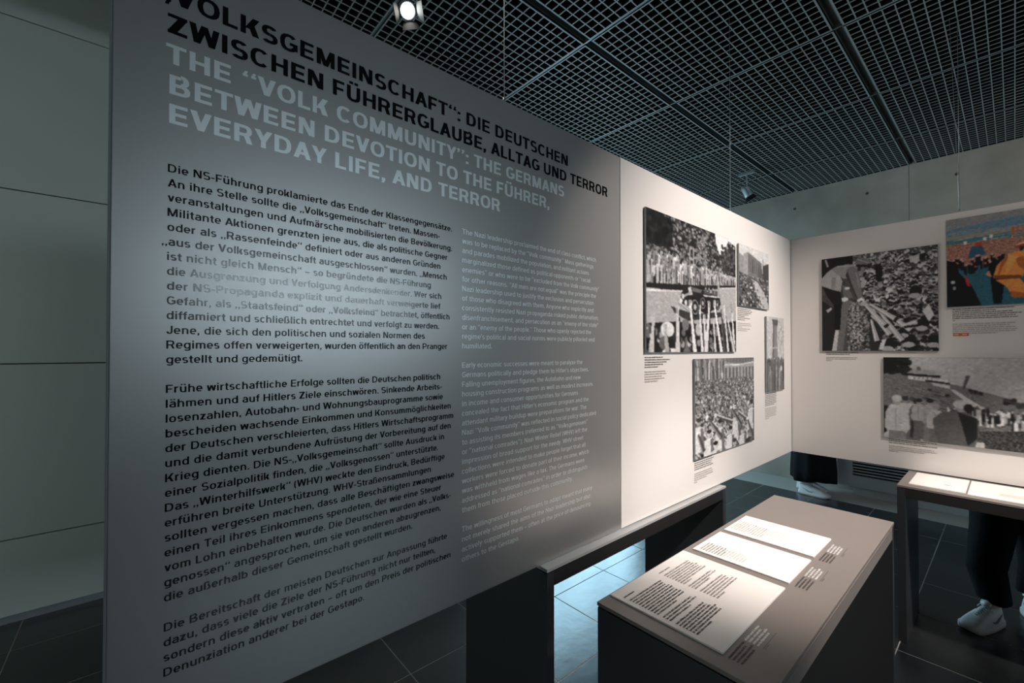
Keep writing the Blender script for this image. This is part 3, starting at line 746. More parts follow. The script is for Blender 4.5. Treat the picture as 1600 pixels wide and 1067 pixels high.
# E: man in uniform bends from a balustrade towards a crowd
def art_balcony():
    c = Canvas(210, 190, .2)
    foliage(c, .15, .4, 0, .2, 200, .02, .5, .012)
    for y in np.sort(rng.uniform(0.0, 1.05, 1000)):
        r = .010 + .024 * y ** 1.2; x = rng.uniform(.30, 1.03)
        if y > .3 and x < .40: continue
        c.ell(x, y + r * 1.8, r * 1.5, r * 1.6, rng.choice((.05, .12, .3, .55, .72, .8)))
        face(c, x, y, r * .85)
    for k in range(6): c.line((.695, .055 + k * .020), (.735, .03 + k * .020), .005, .005, .85 if k % 2 else .12)
    c.poly([(.78, .085), (.86, .070), (.865, .135), (.79, .145)], .72); c.poly([(.86, .07), (.92, .06), (.90, .12), (.865, .13)], .06)
    c.poly([(.50, .12), (.55, .11), (.565, .22), (.545, .30), (.515, .30), (.50, .2)], .05); c.ell(.525, .10, .016, .02, .5)
    for x, y, r in ((.885, .74, .05), (.78, .89, .055), (.61, .93, .055), (.74, .81, .045), (.83, .42, .05), (.97, .9, .05)):
        c.ell(x, y, r, r, .05); c.ell(x - r * .2, y + r * .9, r * .9, r * .5, .6)
    c.poly([(.88, .62), (.93, .55), (.97, .66), (.93, .72)], .75); c.poly([(.50, .90), (.59, .88), (.56, .99), (.50, .99)], .78)
    c.poly([(.27, .48), (.36, .46), (.50, .62), (.56, .85), (.52, 1), (.24, 1)], .10)
    foliage(c, .25, .44, .48, 1.0, 620, .05, .62, .010); foliage(c, .27, .38, .50, .95, 120, .55, .78, .006)
    for p, q in (((.79, .80), (.55, .58)), ((.84, .72), (.72, .75)), ((.69, .86), (.46, .64)), ((.72, .90), (.50, .55)), ((.62, .84), (.42, .54)), ((.51, .90), (.46, .68)), ((.58, .74), (.40, .52)), ((.66, .68), (.45, .52))):
        c.line((p[0] + .02, p[1] + .02), (q[0] + .015, q[1] + .02), .024, .010, .05); c.line(p, q, .024, .010, .62); c.line((p[0] - .01, p[1]), (q[0] - .004, q[1]), .006, .003, .8)
    c.poly([(0, 0), (.30, 0), (.30, .12), (.13, .12), (0, .24)], .04); c.poly([(.03, .01), (.05, .01), (.07, .09), (.05, .09)], .55)
    c.poly([(0, .40), (.22, .26), (.30, .46), (.17, .50), (.0, 1)], .16); c.poly([(0, .45), (.12, .55), (.17, .75), (.10, 1), (0, 1)], .07)
    c.poly([(.17, .47), (.27, .46), (.20, 1), (.14, 1), (.17, .75)], .32); c.poly([(.13, .78), (.165, .78), (.14, 1), (.095, 1)], .70)
    c.poly([(.20, .30), (.26, .33), (.30, .45), (.21, .44)], .30); c.ell(.22, .455, .035, .022, .82); c.ell(.245, .34, .025, .014, .8)
    # man bending forward: breeches, boots, coat skirt, back, arm, head and cap
    c.poly([(.0, .30), (.18, .36), (.20, .50), (.16, .56), (.11, .50), (.06, .42)], .05); c.poly([(.115, .50), (.19, .50), (.185, .62), (.175, .78), (.12, .76), (.125, .60)], .03)
    c.poly([(.04, .56), (.09, .53), (.10, .55), (.06, .59)], .6)
    c.poly([(.0, .29), (.0, .21), (.045, .155), (.10, .115), (.17, .16), (.20, .26), (.185, .37), (.10, .34)], .56); c.poly([(.10, .20), (.14, .22), (.13, .34), (.09, .33)], .44)
    c.poly([(.09, .12), (.15, .09), (.26, .085), (.34, .105), (.36, .18), (.30, .215), (.22, .235), (.17, .20)], .46); c.line((.15, .10), (.33, .105), .006, .005, .58)
    c.poly([(.24, .14), (.30, .11), (.36, .16), (.37, .30), (.385, .45), (.345, .47), (.30, .36), (.26, .24)], .34); c.poly([(.25, .16), (.29, .30), (.345, .46), (.32, .44), (.27, .30), (.23, .20)], .14); c.line((.33, .18), (.36, .34), .008, .006, .44)
    c.poly([(.335, .47), (.378, .445), (.385, .475), (.345, .495)], .88); c.ell(.40, .515, .035, .022, .62, .6)
    c.poly([(.34, .12), (.40, .13), (.405, .185), (.385, .215), (.355, .20)], .40); c.poly([(.34, .12), (.375, .12), (.37, .17), (.345, .17)], .10)
    c.poly([(.32, .075), (.335, .035), (.37, .02), (.42, .05), (.475, .10), (.46, .125), (.41, .115), (.33, .115)], .34); c.poly([(.33, .10), (.40, .105), (.455, .13), (.45, .145), (.33, .12)], .06); c.poly([(.42, .11), (.48, .10), (.465, .135)], .10); c.line((.34, .045), (.45, .10), .004, .004, .6)
    c.poly([(.375, .24), (.405, .235), (.412, .34), (.378, .35)], .58)
    c.finish(.04); return c
# F: colour picture, field with a huge crowd, man in ochre uniform at the right
def art_field():
    c = Canvas(260, 168); c.X = c.X * 1.56; c.asp = 1
    sky = np.clip(1 - c.Y / .30, 0, 1)[..., None]
    c.a[:] = np.array((.42, .40, .40)) * sky + np.array((.34, .44, .52)) * (1 - sky)
    c.poly([(0, .12), (.5, .07), (1.6, .10), (1.6, .3), (0, .3)], (.26, .38, .46)); c.noise(.02, 2)
    c.poly([(0, .20), (1.6, .14), (1.6, .50), (0, .50)], (.45, .42, .38)); c.poly([(0, .24), (1.6, .20), (1.6, .25), (0, .30)], (.16, .34, .38))
    for k in range(20): y = rng.uniform(.15, .30); x = rng.uniform(0, .8); c.line((x, y), (x + rng.uniform(.1, .4), y - .02), .003, .002, (.55, .52, .48))
    m = (c.Y > .285) & (c.Y < .56)
    c.put(m, (.52, .33, .27)); c.noise(.10, 1, m)
    c.poly([(.20, .33), (.28, .34), (.31, .44), (.17, .47)], (.10, .22, .32)); c.poly([(.23, .30), (.28, .295), (.28, .34), (.23, .345)], (.62, .16, .10))
    for x, y in ((.14, .27), (.29, .25), (.335, .235)): c.poly([(x, y), (x+.025, y), (x+.025, y+.035), (x, y+.035)], (.82, .80, .76))
    for x in (.50, .535, .57, .605): c.line((x, .18), (x, .30), .002, .002, (.8, .75, .7)); c.poly([(x, .17), (x+.014, .17), (x+.014, .27), (x, .27)], (.70, .22, .12))
    c.poly([(.0, .55), (1.6, .50), (1.6, 1), (0, 1)], (.10, .26, .32)); c.noise(.025, 1, (c.Y > .55))
    for _ in range(90):
        x = rng.uniform(.0, 1); y = rng.uniform(.45, .55); c.poly([(x-.012, y), (x+.012, y), (x+.01, y+.10), (x-.01, y+.10)], (.03, .03, .05)); c.ell(x, y-.01, .009, .014, rng.choice((.7, .5)) * np.array((1, .72, .6)))
        if rng.random() < .3: c.ell(x, y + .05, .008, .015, (.75, .25, .12))
    c.poly([(0, .46), (.08, .50), (.10, .62), (.20, .78), (.27, 1), (0, 1)], (.01, .01, .015)); c.poly([(.14, .66), (.17, .70), (.185, .78), (.16, .77)], (.70, .10, .06)); c.ell(.05, .72, .018, .02, (.6, .6, .6)); c.ell(.06, .79, .012, .02, (.45, .45, .48))
    for k in range(14):
        x = .95 + .62 * rng.random(); y = rng.uniform(.40, .5); c.poly([(x-.09, 1), (x-.07, y+.1), (x, y+.05), (x+.07, y+.1), (x+.09, 1)], (.03, .03, .05)); c.ell(x, y, .035, .05, (.66, .43, .32)); c.ell(x, y-.035, .04, .025, (.05, .05, .06))
    # man in ochre, leaning right
    O1, O2, O3 = (.86, .46, .18), (.60, .27, .10), (.40, .16, .06)
    c.poly([(.33, .56), (.38, .50), (.42, .55), (.44, .75), (.42, .99), (.36, .99)], (.01, .01, .02)); c.poly([(.33, .62), (.30, .66), (.35, .70)], (.72, .45, .32))
    c.poly([(.36, .70), (.385, .58), (.42, .53), (.47, .47), (.54, .44), (.60, .46), (.62, .52), (.60, .60), (.57, .72), (.46, .745)], O1)
    c.poly([(.37, .68), (.56, .70), (.57, .725), (.46, .745), (.36, .715)], O3)
    c.poly([(.38, .735), (.55, .735), (.61, .85), (.58, .93), (.50, .93), (.46, .82)], O1); c.poly([(.48, .86), (.58, .89), (.585, .94), (.49, .93)], O2)
    c.poly([(.42, .53), (.47, .47), (.48, .49), (.43, .60), (.405, .68), (.39, .68)], O2); c.poly([(.52, .52), (.57, .50), (.64, .60), (.74, .60), (.74, .66), (.60, .67), (.54, .60)], O2); c.poly([(.47, .47), (.54, .50), (.46, .68), (.445, .68)], (.92, .54, .24))
    c.ell(.59, .415, .040, .055, (.74, .47, .33)); c.ell(.60, .37, .075, .028, (.82, .55, .42), -.25); c.poly([(.51, .39), (.62, .36), (.66, .39), (.55, .415)], (.45, .16, .10)); c.poly([(.55, .40), (.59, .395), (.575, .44), (.55, .45)], (.10, .06, .05))
    c.poly([(.64, .50), (.80, .42), (1, .44), (1, 1), (.60, 1), (.62, .8)], (.03, .03, .05)); c.ell(.84, .37, .04, .06, (.68, .44, .32)); c.ell(.70, .42, .035, .05, (.6, .4, .3)); c.ell(.95, .40, .04, .06, (.66, .44, .34))
    c.a *= 1.16
    c.finish(.04); return c
# G: hillside with a large house, people seen from behind
def art_hill():
    c = Canvas(250, 136, .70)
    c.a[:] = (.72 - .10 * c.Y * 2)[..., None]
    c.poly([(.55, .35), (.75, .18), (.9, .25), (1, .22), (1, .7), (.5, .6)], .58)
    c.poly([(.70, .45), (.85, .38), (1, .5), (1, .8), (.6, .7)], .50)
    c.poly([(0, .14), (.12, .20), (.35, .32), (.52, .42), (.75, .62), (1, .82), (1, 1), (0, 1)], .34); c.noise(.05, 1, (c.Y > .14 + c.X * .68))
    foliage(c, 0, .12, .0, .20, 90, .02, .12, .02); c.poly([(0, 0), (.04, 0), (.08, .16), (0, .18)], .05)
    for _ in range(60): x = rng.uniform(0, .4); y = .22 + x * .55 + rng.uniform(.03, .3); c.line((x, y), (x + .04, y + .02), .003, .003, rng.choice((.15, .5)))
    c.poly([(.11, .20), (.14, .14), (.24, .15), (.25, .20)], .55); c.poly([(.11, .19), (.27, .21), (.27, .235), (.11, .22)], .08); c.poly([(.12, .22), (.30, .26), (.30, .31), (.12, .26)], .80)
    c.poly([(.20, .26), (.31, .29), (.31, .31), (.20, .285)], .10); c.poly([(.22, .29), (.31, .32), (.31, .36), (.24, .33)], .74); c.ell(.17, .13, .01, .025, .3)
    for x in (.15, .17, .19, .21, .23): c.line((x, .235), (x, .255), .003, .003, .2)
    c.poly([(.31, .37), (.33, .37), (.45, .56), (.44, .59), (.40, .55)], .76); c.poly([(.375, .20), (.395, .20), (.372, .34), (.36, .34)], .35); c.line((.385, .2), (.365, .36), .007, .003, .22)
    for x, y, r in ((.40, .38, .015), (.43, .40, .012), (.22, .38, .008), (.30, .44, .010), (.55, .47, .02), (.60, .50, .02), (.65, .52, .022), (.70, .56, .02), (.75, .60, .02), (.82, .55, .03), (.9, .62, .03), (.97, .66, .03)):
        for _ in range(9): c.ell(x + rng.uniform(-r, r), y + rng.uniform(-r, r), r * .6, r * 1.1, rng.uniform(.05, .22))
    for _ in range(170):
        x = rng.uniform(.30, 1); y = .56 + (x - .3) * .12 + rng.uniform(-.02, .10); c.poly([(x-.006, y), (x+.006, y), (x+.007, y+.09), (x-.007, y+.09)], rng.choice((.06, .15, .6, .85))); c.ell(x, y-.008, .005, .012, rng.choice((.2, .75)))
    c.poly([(.42, .82), (.8, .72), (1, .74), (1, 1), (.42, 1)], .16); c.noise(.10, 1, (c.Y > .76) & (c.X > .42))
    c.poly([(0, .92), (.45, .94), (.45, 1), (0, 1)], .7); c.poly([(.0, .60), (.02, .60), (.03, .90), (0, .95)], .08)
    def man(x, y, s, top, low, head, hair):
        c.poly([(x-.045*s, y+.12*s), (x-.025*s, y+.04*s), (x+.025*s, y+.04*s), (x+.045*s, y+.12*s), (x+.050*s, y+.27*s), (x+.035*s, y+.32*s), (x-.035*s, y+.32*s), (x-.050*s, y+.27*s)], top)
        c.poly([(x-.032*s, y+.30*s), (x+.032*s, y+.30*s), (x+.045*s, y+.60*s), (x-.04*s, y+.60*s)], low); c.ell(x, y, .017*s, .048*s, head); c.ell(x, y-.022*s, .019*s, .034*s, hair)
        c.line((x-.005*s, y+.08*s), (x-.005*s, y+.28*s), .0015, .0015, top * .7)
    man(.105, .52, .9, .74, .35, .5, .15); man(.14, .52, .8, .7, .3, .5, .2); man(.155, .55, .7, .3, .12, .5, .12); man(.17, .53, .75, .6, .3, .5, .1); man(.22, .53, .8, .55, .38, .5, .08)
    man(.065, .53, 1.25, .72, .42, .55, .74); man(.245, .58, .85, .66, .3, .5, .5)
    c.poly([(.23, .72), (.27, .64), (.34, .60), (.38, .62), (.42, .68), (.43, .85), (.41, 1), (.26, 1), (.24, .9)], .26); c.poly([(.34, .62), (.42, .68), (.42, .9), (.38, 1), (.36, .8)], .07); c.ell(.36, .555, .034, .065, .52); c.ell(.355, .53, .034, .05, .72); c.ell(.385, .57, .02, .05, .08)
    c.finish(.05); return c

FX = XP + .0015
photo(art_parade(), 'mounted_photograph', (FX, 1.530, 1.441), 'y', .852, .583, 0, M_edge, 'largest photograph on the bright board, showing an open car passing a crowd with raised arms')
photo(art_building(), 'mounted_photograph', (FX, 2.424, 1.690), 'y', .428, .332, 0, M_edge, 'small black and white photograph of a large building above a crowded street')
photo(art_crowd(), 'mounted_photograph', (FX, 1.931, .948), 'y', .686, .462, 0, M_edge, 'black and white photograph of a packed crowd before an arcaded building, low down')
photo(art_column(), 'mounted_photograph', (FX, 2.813, 1.202), 'y', .294, .449, 0, M_edge, 'narrow grey photograph of a column above standing people, next to the board corner')
photo(art_balcony(), 'mounted_photograph', (-.793, YR, 1.446), 'x', .527, .578, 0, M_edge, 'black and white photograph of a uniformed man bending towards a dense crowd')
photo(art_field(), 'mounted_photograph', (-.2335, YR, 1.679), 'x', .72, .466, 0, M_edge, 'colour photograph of a man in ochre uniform before a vast crowd in a field')
photo(art_hill(), 'mounted_photograph', (-.4975, YR, .949), 'x', .88, .461, 0, M_edge, 'black and white photograph of people below a house on a hillside')

def w3(y, z): return (.0022, y - YM, z - ZB)
def r3(x, z): return (x - XP, -.0007, z - ZB)
def cap_rows(x0, z0, spec, pitch=.0098, h=.0046):
    out = []; z = z0
    for L in spec:
        if L: out.append((x0, x0 + L, z, h))
        z -= pitch
    return out
def caption(f3, parent, x0, z0, dark, pale, seed):
    rows = cap_rows(x0, z0, dark + [0] + pale); nd = sum(1 for d in dark if d)
    greek('caption_dark', M_ink, rows[:nd], f3, parent, seed); greek('caption_pale', M_inkgrey, rows[nd:], f3, parent, seed + 50)
caption(w3, wp, 1.536, 1.418, [.14, .20, .17, .14, .10], [.16, .17, .13, .15, .10], 1)
caption(w3, wp, 2.43, 1.672, [.19, .20, .18, .15, .10, .17, .10], [.18, .19, .06, .17, .13], 2)
caption(w3, wp, 1.944, .934, [.18, .20, .18, .17, .19], [.18, .19, .19, .12, .03], 3)
caption(w3, wp, 2.815, 1.187, [.19, .19, .19, .18, .19, .18, .19, .15], [.19, .19, .18, .19, .17, .19, .06], 4)
caption(r3, rp, -.775, 1.432, [.16, .12], [.16, .15, .03], 5)
caption(r3, rp, -.214, 1.664, [.22, .16, .21, .24, .22, .23, .01], [.22, .20, .22, .23, .22, .16], 6)
caption(r3, rp, -.477, .937, [.20, .16, .20], [.19, .20, .15, .04], 7)
o = boxes('orange_label', M_orange, [(-.212-XP, -.155-XP, -.0012, 0, 1.525-ZB, 1.540-ZB)], rp); o['label'] = 'small orange label with pale marks'
greek('label_marks', M_inkwhite, [(-.209, -.190, 1.530, .005), (-.178, -.160, 1.530, .005)], lambda x, z: (x - XP, -.0014, z - ZB), rp, 9)

# ================================================================== DESKS
def desk(label, loc, lx, ly, top_m, H=.776, apron_m=None):
    apron_m = apron_m or M_deskside
    """open-sided display desk: end panels across the short sides, apron along the long ones. loc = low corner"""
    d = empty('display_desk', loc); props(d, label, 'desk')
    t = .010; g = .004; ap = .045; th = .033
    boxes('desk_top', top_m, [(0, lx, 0, ly, H-t, H)], d, .0012)
    boxes('shadow_gap', M_joint, [(.006, lx-.006, .006, ly-.006, H-t-g, H-t)], d)
    z = H - t - g
    if ly > lx:
        for y in (0, ly-th): boxes('end_panel', M_deskside, [(.001, lx-.001, y+.001, y+th-.001, 0, z)], d, .001)
        for x in (.001, lx-th*.5): boxes('apron', apron_m, [(x, x+th*.5-.001, th, ly-th, z-ap, z)], d, .001)
        boxes('underside', M_deskside, [(th*.5, lx-th*.5, th, ly-th, z-.012, z)], d)
    else:
        for x in (0, lx-th): boxes('end_panel', M_deskside, [(x+.001, x+th-.001, .001, ly-.001, 0, z)], d, .001)
        for y in (.001, ly-th*.5): boxes('apron', apron_m, [(th, lx-th, y, y+th*.5-.001, z-ap, z)], d, .001)
        boxes('underside', M_deskside, [(th, lx-th, th*.5, ly-th*.5, z-.012, z)], d)
    return d
H = .776
desk('warm grey display desk in the foreground carrying three white document sheets', (-.737, .937, 0), .423, 1.313, M_desk, apron_m=M_desk)
desk('dark console desk standing under the white board, its pale top edge showing', (-1.378, .955, 0), .436, 1.262, M_consoletop, apron_m=M_lampblack)
desk('display desk at the right edge under the board facing the room, with lit papers', (-.392, 2.888, 0), 1.31, .43, M_desk, apron_m=M_lampblack)  # apron blackened to stand in for shade; desks share one design

def sheet(label, x0, x1, y0, y1, group='white document sheets on the desks'):
    s = empty('document_sheet', (x0, y0, H)); props(s, label, 'document', group)
    boxes('sheet_board', M_paper, [(0, x1-x0, 0, y1-y0, 0, .0045)], s, .0006)
    return s
def sheet_text(s, m, xa, xb, ya, yb, n, name, seed, ragged=.8, h=.0044):
    """lines run along +y, following each other towards +x"""
    r = random.Random(seed); L = s.location
    rows = []
    for k in range(n):
        x = xa + (xb - xa) * k / max(1, n - 1)
        e = yb - (yb - ya) * (r.random() * (1 - ragged) if k < n - 1 else r.uniform(.3, .7))
        rows.append((ya, e, -x, h))
    greek(name, m, rows, lambda a, b: (-b - L.x, a - L.y, .0049), s, seed)
s1 = sheet('largest white document sheet at the near end of the foreground desk', -.730, -.428, .985, 1.387)
sheet_text(s1, M_ink, -.693, -.693, 1.000, 1.15, 1, 'dark_text', 20)
sheet_text(s1, M_ink, -.675, -.594, 1.001, 1.160, 10, 'dark_text', 21, .92); sheet_text(s1, M_ink, -.578, -.560, 1.001, 1.158, 3, 'dark_text', 22, .9); sheet_text(s1, M_ink, -.543, -.492, 1.001, 1.158, 7, 'dark_text', 23, .9)
sheet_text(s1, M_inkgrey, -.699, -.699, 1.187, 1.33, 1, 'pale_text', 24)
sheet_text(s1, M_inkgrey, -.682, -.622, 1.187, 1.340, 8, 'pale_text', 25, .92); sheet_text(s1, M_inkgrey, -.606, -.589, 1.187, 1.338, 3, 'pale_text', 26, .9); sheet_text(s1, M_inkgrey, -.573, -.528, 1.187, 1.34, 6, 'pale_text', 27, .9)
s2 = sheet('middle white document sheet on the foreground desk', -.716, -.430, 1.424, 1.633)
sheet_text(s2, M_inkgrey, -.695, -.630, 1.440, 1.515, 8, 'dark_text', 28, .9, .004); sheet_text(s2, M_inkpale, -.640, -.565, 1.445, 1.51, 9, 'pale_text', 29, .9, .003); 
s3 = sheet('farthest white document sheet on the foreground desk', -.716, -.431, 1.665, 1.870)
sheet_text(s3, M_inkpale, -.700, -.600, 1.690, 1.80, 12, 'pale_text', 30, .9, .004); sheet_text(s3, M_inkpale, -.600, -.530, 1.70, 1.80, 8, 'pale_text', 31, .9, .003)
s4 = sheet('left one of two bright sheets on the desk at the right edge', -.354, -.156, 2.945, 3.243)
greek('dark_text', M_ink, [(-.235, -.205, 3.035, .006), (-.228, -.212, 3.047, .004)], lambda a, b: (a - s4.location.x, b - s4.location.y, .0049), s4, 33)
s5 = sheet('right one of two bright sheets on the desk at the right edge', -.149, .165, 2.930, 3.243)
for k in range(1):
    greek('pale_text', M_inkgrey, [(-.05, .10, 3.05 - .012*i, .003) for i in range(5)], lambda a, b: (a - s5.location.x, b - s5.location.y, .0049), s5, 34)

def desk_caption(y0, seed, n):
    # lettering printed on the desk top beside a sheet
    d0 = bpy.data.objects['display_desk']; L = d0.location
    f = lambda a, b: (-b - L.x, a - L.y, H + .0005)
    greek('desk_caption', M_ink, [(y0, y0 + .082 - .01 * (k % 2), .412 - .0088 * k, .0042) for k in range(n)], f, d0, seed)
    greek('desk_caption', M_inkwhite, [(y0 + .088, y0 + .172 - .012 * (k % 2), .412 - .0088 * k, .0042) for k in range(n)], f, d0, seed + 1)
    greek('desk_caption', M_ink, [(y0 + .088, y0 + .115, .412 - .0088 * (n + .6), .002)], f, d0, seed + 2)
    boxes('caption_rule', M_ink, [(-.412 + .0088*n - L.x, -.412 + .0088*n + .0007 - L.x, y0+.088-L.y, y0+.172-L.y, H, H+.0004)], d0)
desk_caption(.985, 40, 4); desk_caption(1.425, 43, 4); desk_caption(1.66, 46, 4)

# ================================================================== CONVECTOR
cv = empty('convector_cabinet', (-1.2, 5.45, 0)); props(cv, 'grey sheet-metal convector cabinet with a slatted grille, against the back wall', 'radiator')
YC = 5.45
child_boxes(cv, 'cabinet', M_conv, [(-1.2, -1.075, YC, Y1-.003, .082, .62), (-1.075, 1.6, YC, Y1-.003, .082, .195), (-1.075, 1.6, YC, Y1-.003, .40, .62), (.20, 1.6, YC, Y1-.003, .195, .40), (-1.075, .20, Y1-.03, Y1-.003, .195, .40)], 0)
child_boxes(cv, 'cabinet_lid', M_conv, [(-1.21, 1.61, YC-.008, Y1-.003, .62, .635)], .001)
child_boxes(cv, 'plinth', M_kick, [(-1.075, 1.55, YC+.012, Y1-.003, 0, .082)])
child_boxes(cv, 'grille_recess', M_black, [(-1.074, .199, YC+.035, YC+.045, .196, .399)])
for k in range(7):
    z = .212 + k * .0285
    child_boxes(cv, 'grille_slat', M_conv, [(-1.074, .199, YC+.001, YC+.022, z, z+.011)])

# ================================================================== SPOTLIGHTS
def spotlight(loc, target, lit, label, group='ceiling spotlights'):
    s = empty('spotlight', (loc[0], loc[1], ZC-.012)); props(s, label, 'spotlight', group)
    L = s.location; hd = Vector(loc) - L
    d = (Vector(target) - Vector(loc)).normalized(); q = d.to_track_quat('Z', 'Y')
    boxes('adapter', M_lampbody, [(-.075, .075, -.016, .016, -.012, .012)], s, .002)
    tube('stem', M_lampbody, [(0, 0, -.01), (0, 0, hd.z + .055)], .006, 8, s)
    def head(name, m, fn, smooth=True):
        bm = bmesh.new(); fn(bm); bmesh.ops.recalc_face_normals(bm, faces=bm.faces[:])
        bmesh.ops.scale(bm, verts=bm.verts[:], vec=(.82, .82, .82)); bmesh.ops.rotate(bm, verts=bm.verts[:], cent=(0,0,0), matrix=q.to_matrix()); bmesh.ops.translate(bm, verts=bm.verts[:], vec=hd)
        return link_mesh(name, bm_mesh(bm, name, m, smooth), s)
    head('yoke', M_lampbody, lambda bm: (box_into(bm, -.052, -.049, -.012, .012, -.06, .01), box_into(bm, .049, .052, -.012, .012, -.06, .01), box_into(bm, -.052, .052, -.012, .012, -.064, -.06)), False)
    def shell(bm):
        prof = [(.020, -.085), (.036, -.08), (.040, -.05), (.042, .0), (.046, .03), (.046, .055), (.041, .055), (.034, .022)]
        n = 24; R_ = [[bm.verts.new((r*math.cos(2*math.pi*k/n), r*math.sin(2*math.pi*k/n), z)) for k in range(n)] for r, z in prof]
        for a, b in zip(R_[:-1], R_[1:]):
            for k in range(n): bm.faces.new((a[k], a[(k+1) % n], b[(k+1) % n], b[k]))
        bm.faces.new(R_[0])
    head('housing', M_lampbody, shell)
    def lens(bm): tube_into(bm, [(0, 0, .022), (0, 0, .030)], .033, 24)
    head('lens', M_lens if lit else M_lens_off, lens, False)
    for k in range(4):
        a = k * math.pi / 2 + .3
        def flap(bm, a=a):
            m3 = Matrix.Rotation(a, 3, 'Z')
            pts = [(-.036, .046, .055), (.036, .046, .055), (.048, .074, .105), (-.048, .074, .105)]
            lo = [bm.verts.new(m3 @ Vector(p)) for p in pts]; hi = [bm.verts.new(m3 @ (Vector(p) + Vector((0, .0015, -.001)))) for p in pts]
            bm.faces.new(lo); bm.faces.new(list(reversed(hi)))
            for i in range(4): bm.faces.new((lo[i], lo[(i+1) % 4], hi[(i+1) % 4], hi[i]))
        head('barn_door', M_lampbody if lit and k == 3 else M_lampblack, flap, False)  # one flap made pale, as if caught by the lamp's own light
    if lit:
        l = spot((Vector(loc) + d * .06), target, 22, 60)
    return s
spotlight((-1.775, .905, 2.985), (-.15, .35, 1.35), True, 'glowing spotlight with barn doors above the grey text board')
spotlight((-1.735, 4.60, 3.03), (-1.44, 4.95, 2.3), False, 'unlit spotlight with black barn doors near the back wall')

# ================================================================== PEOPLE
def skin_mesh(name, pts, edges, radii, m, parent, sub=1, root=0):
    me = bpy.data.meshes.new(name); me.from_pydata(pts, edges, [])
    o = link_mesh(name, me, parent)
    sk = o.modifiers.new('skin', 'SKIN'); sk.use_smooth_shade = True
    for i, v in enumerate(me.skin_vertices[0].data):
        r = radii[i]; v.radius = r if hasattr(r, '__len__') else (r, r); v.use_root = (i == root)
    sb = o.modifiers.new('sub', 'SUBSURF'); sb.levels = sub; sb.render_levels = sub
    dg = bpy.context.evaluated_depsgraph_get(); me2 = bpy.data.meshes.new_from_object(o.evaluated_get(dg))
    o.modifiers.clear(); o.data = me2; me2.materials.clear(); me2.materials.append(m)
    me2.polygons.foreach_set('use_smooth', [True] * len(me2.polygons))
    return o

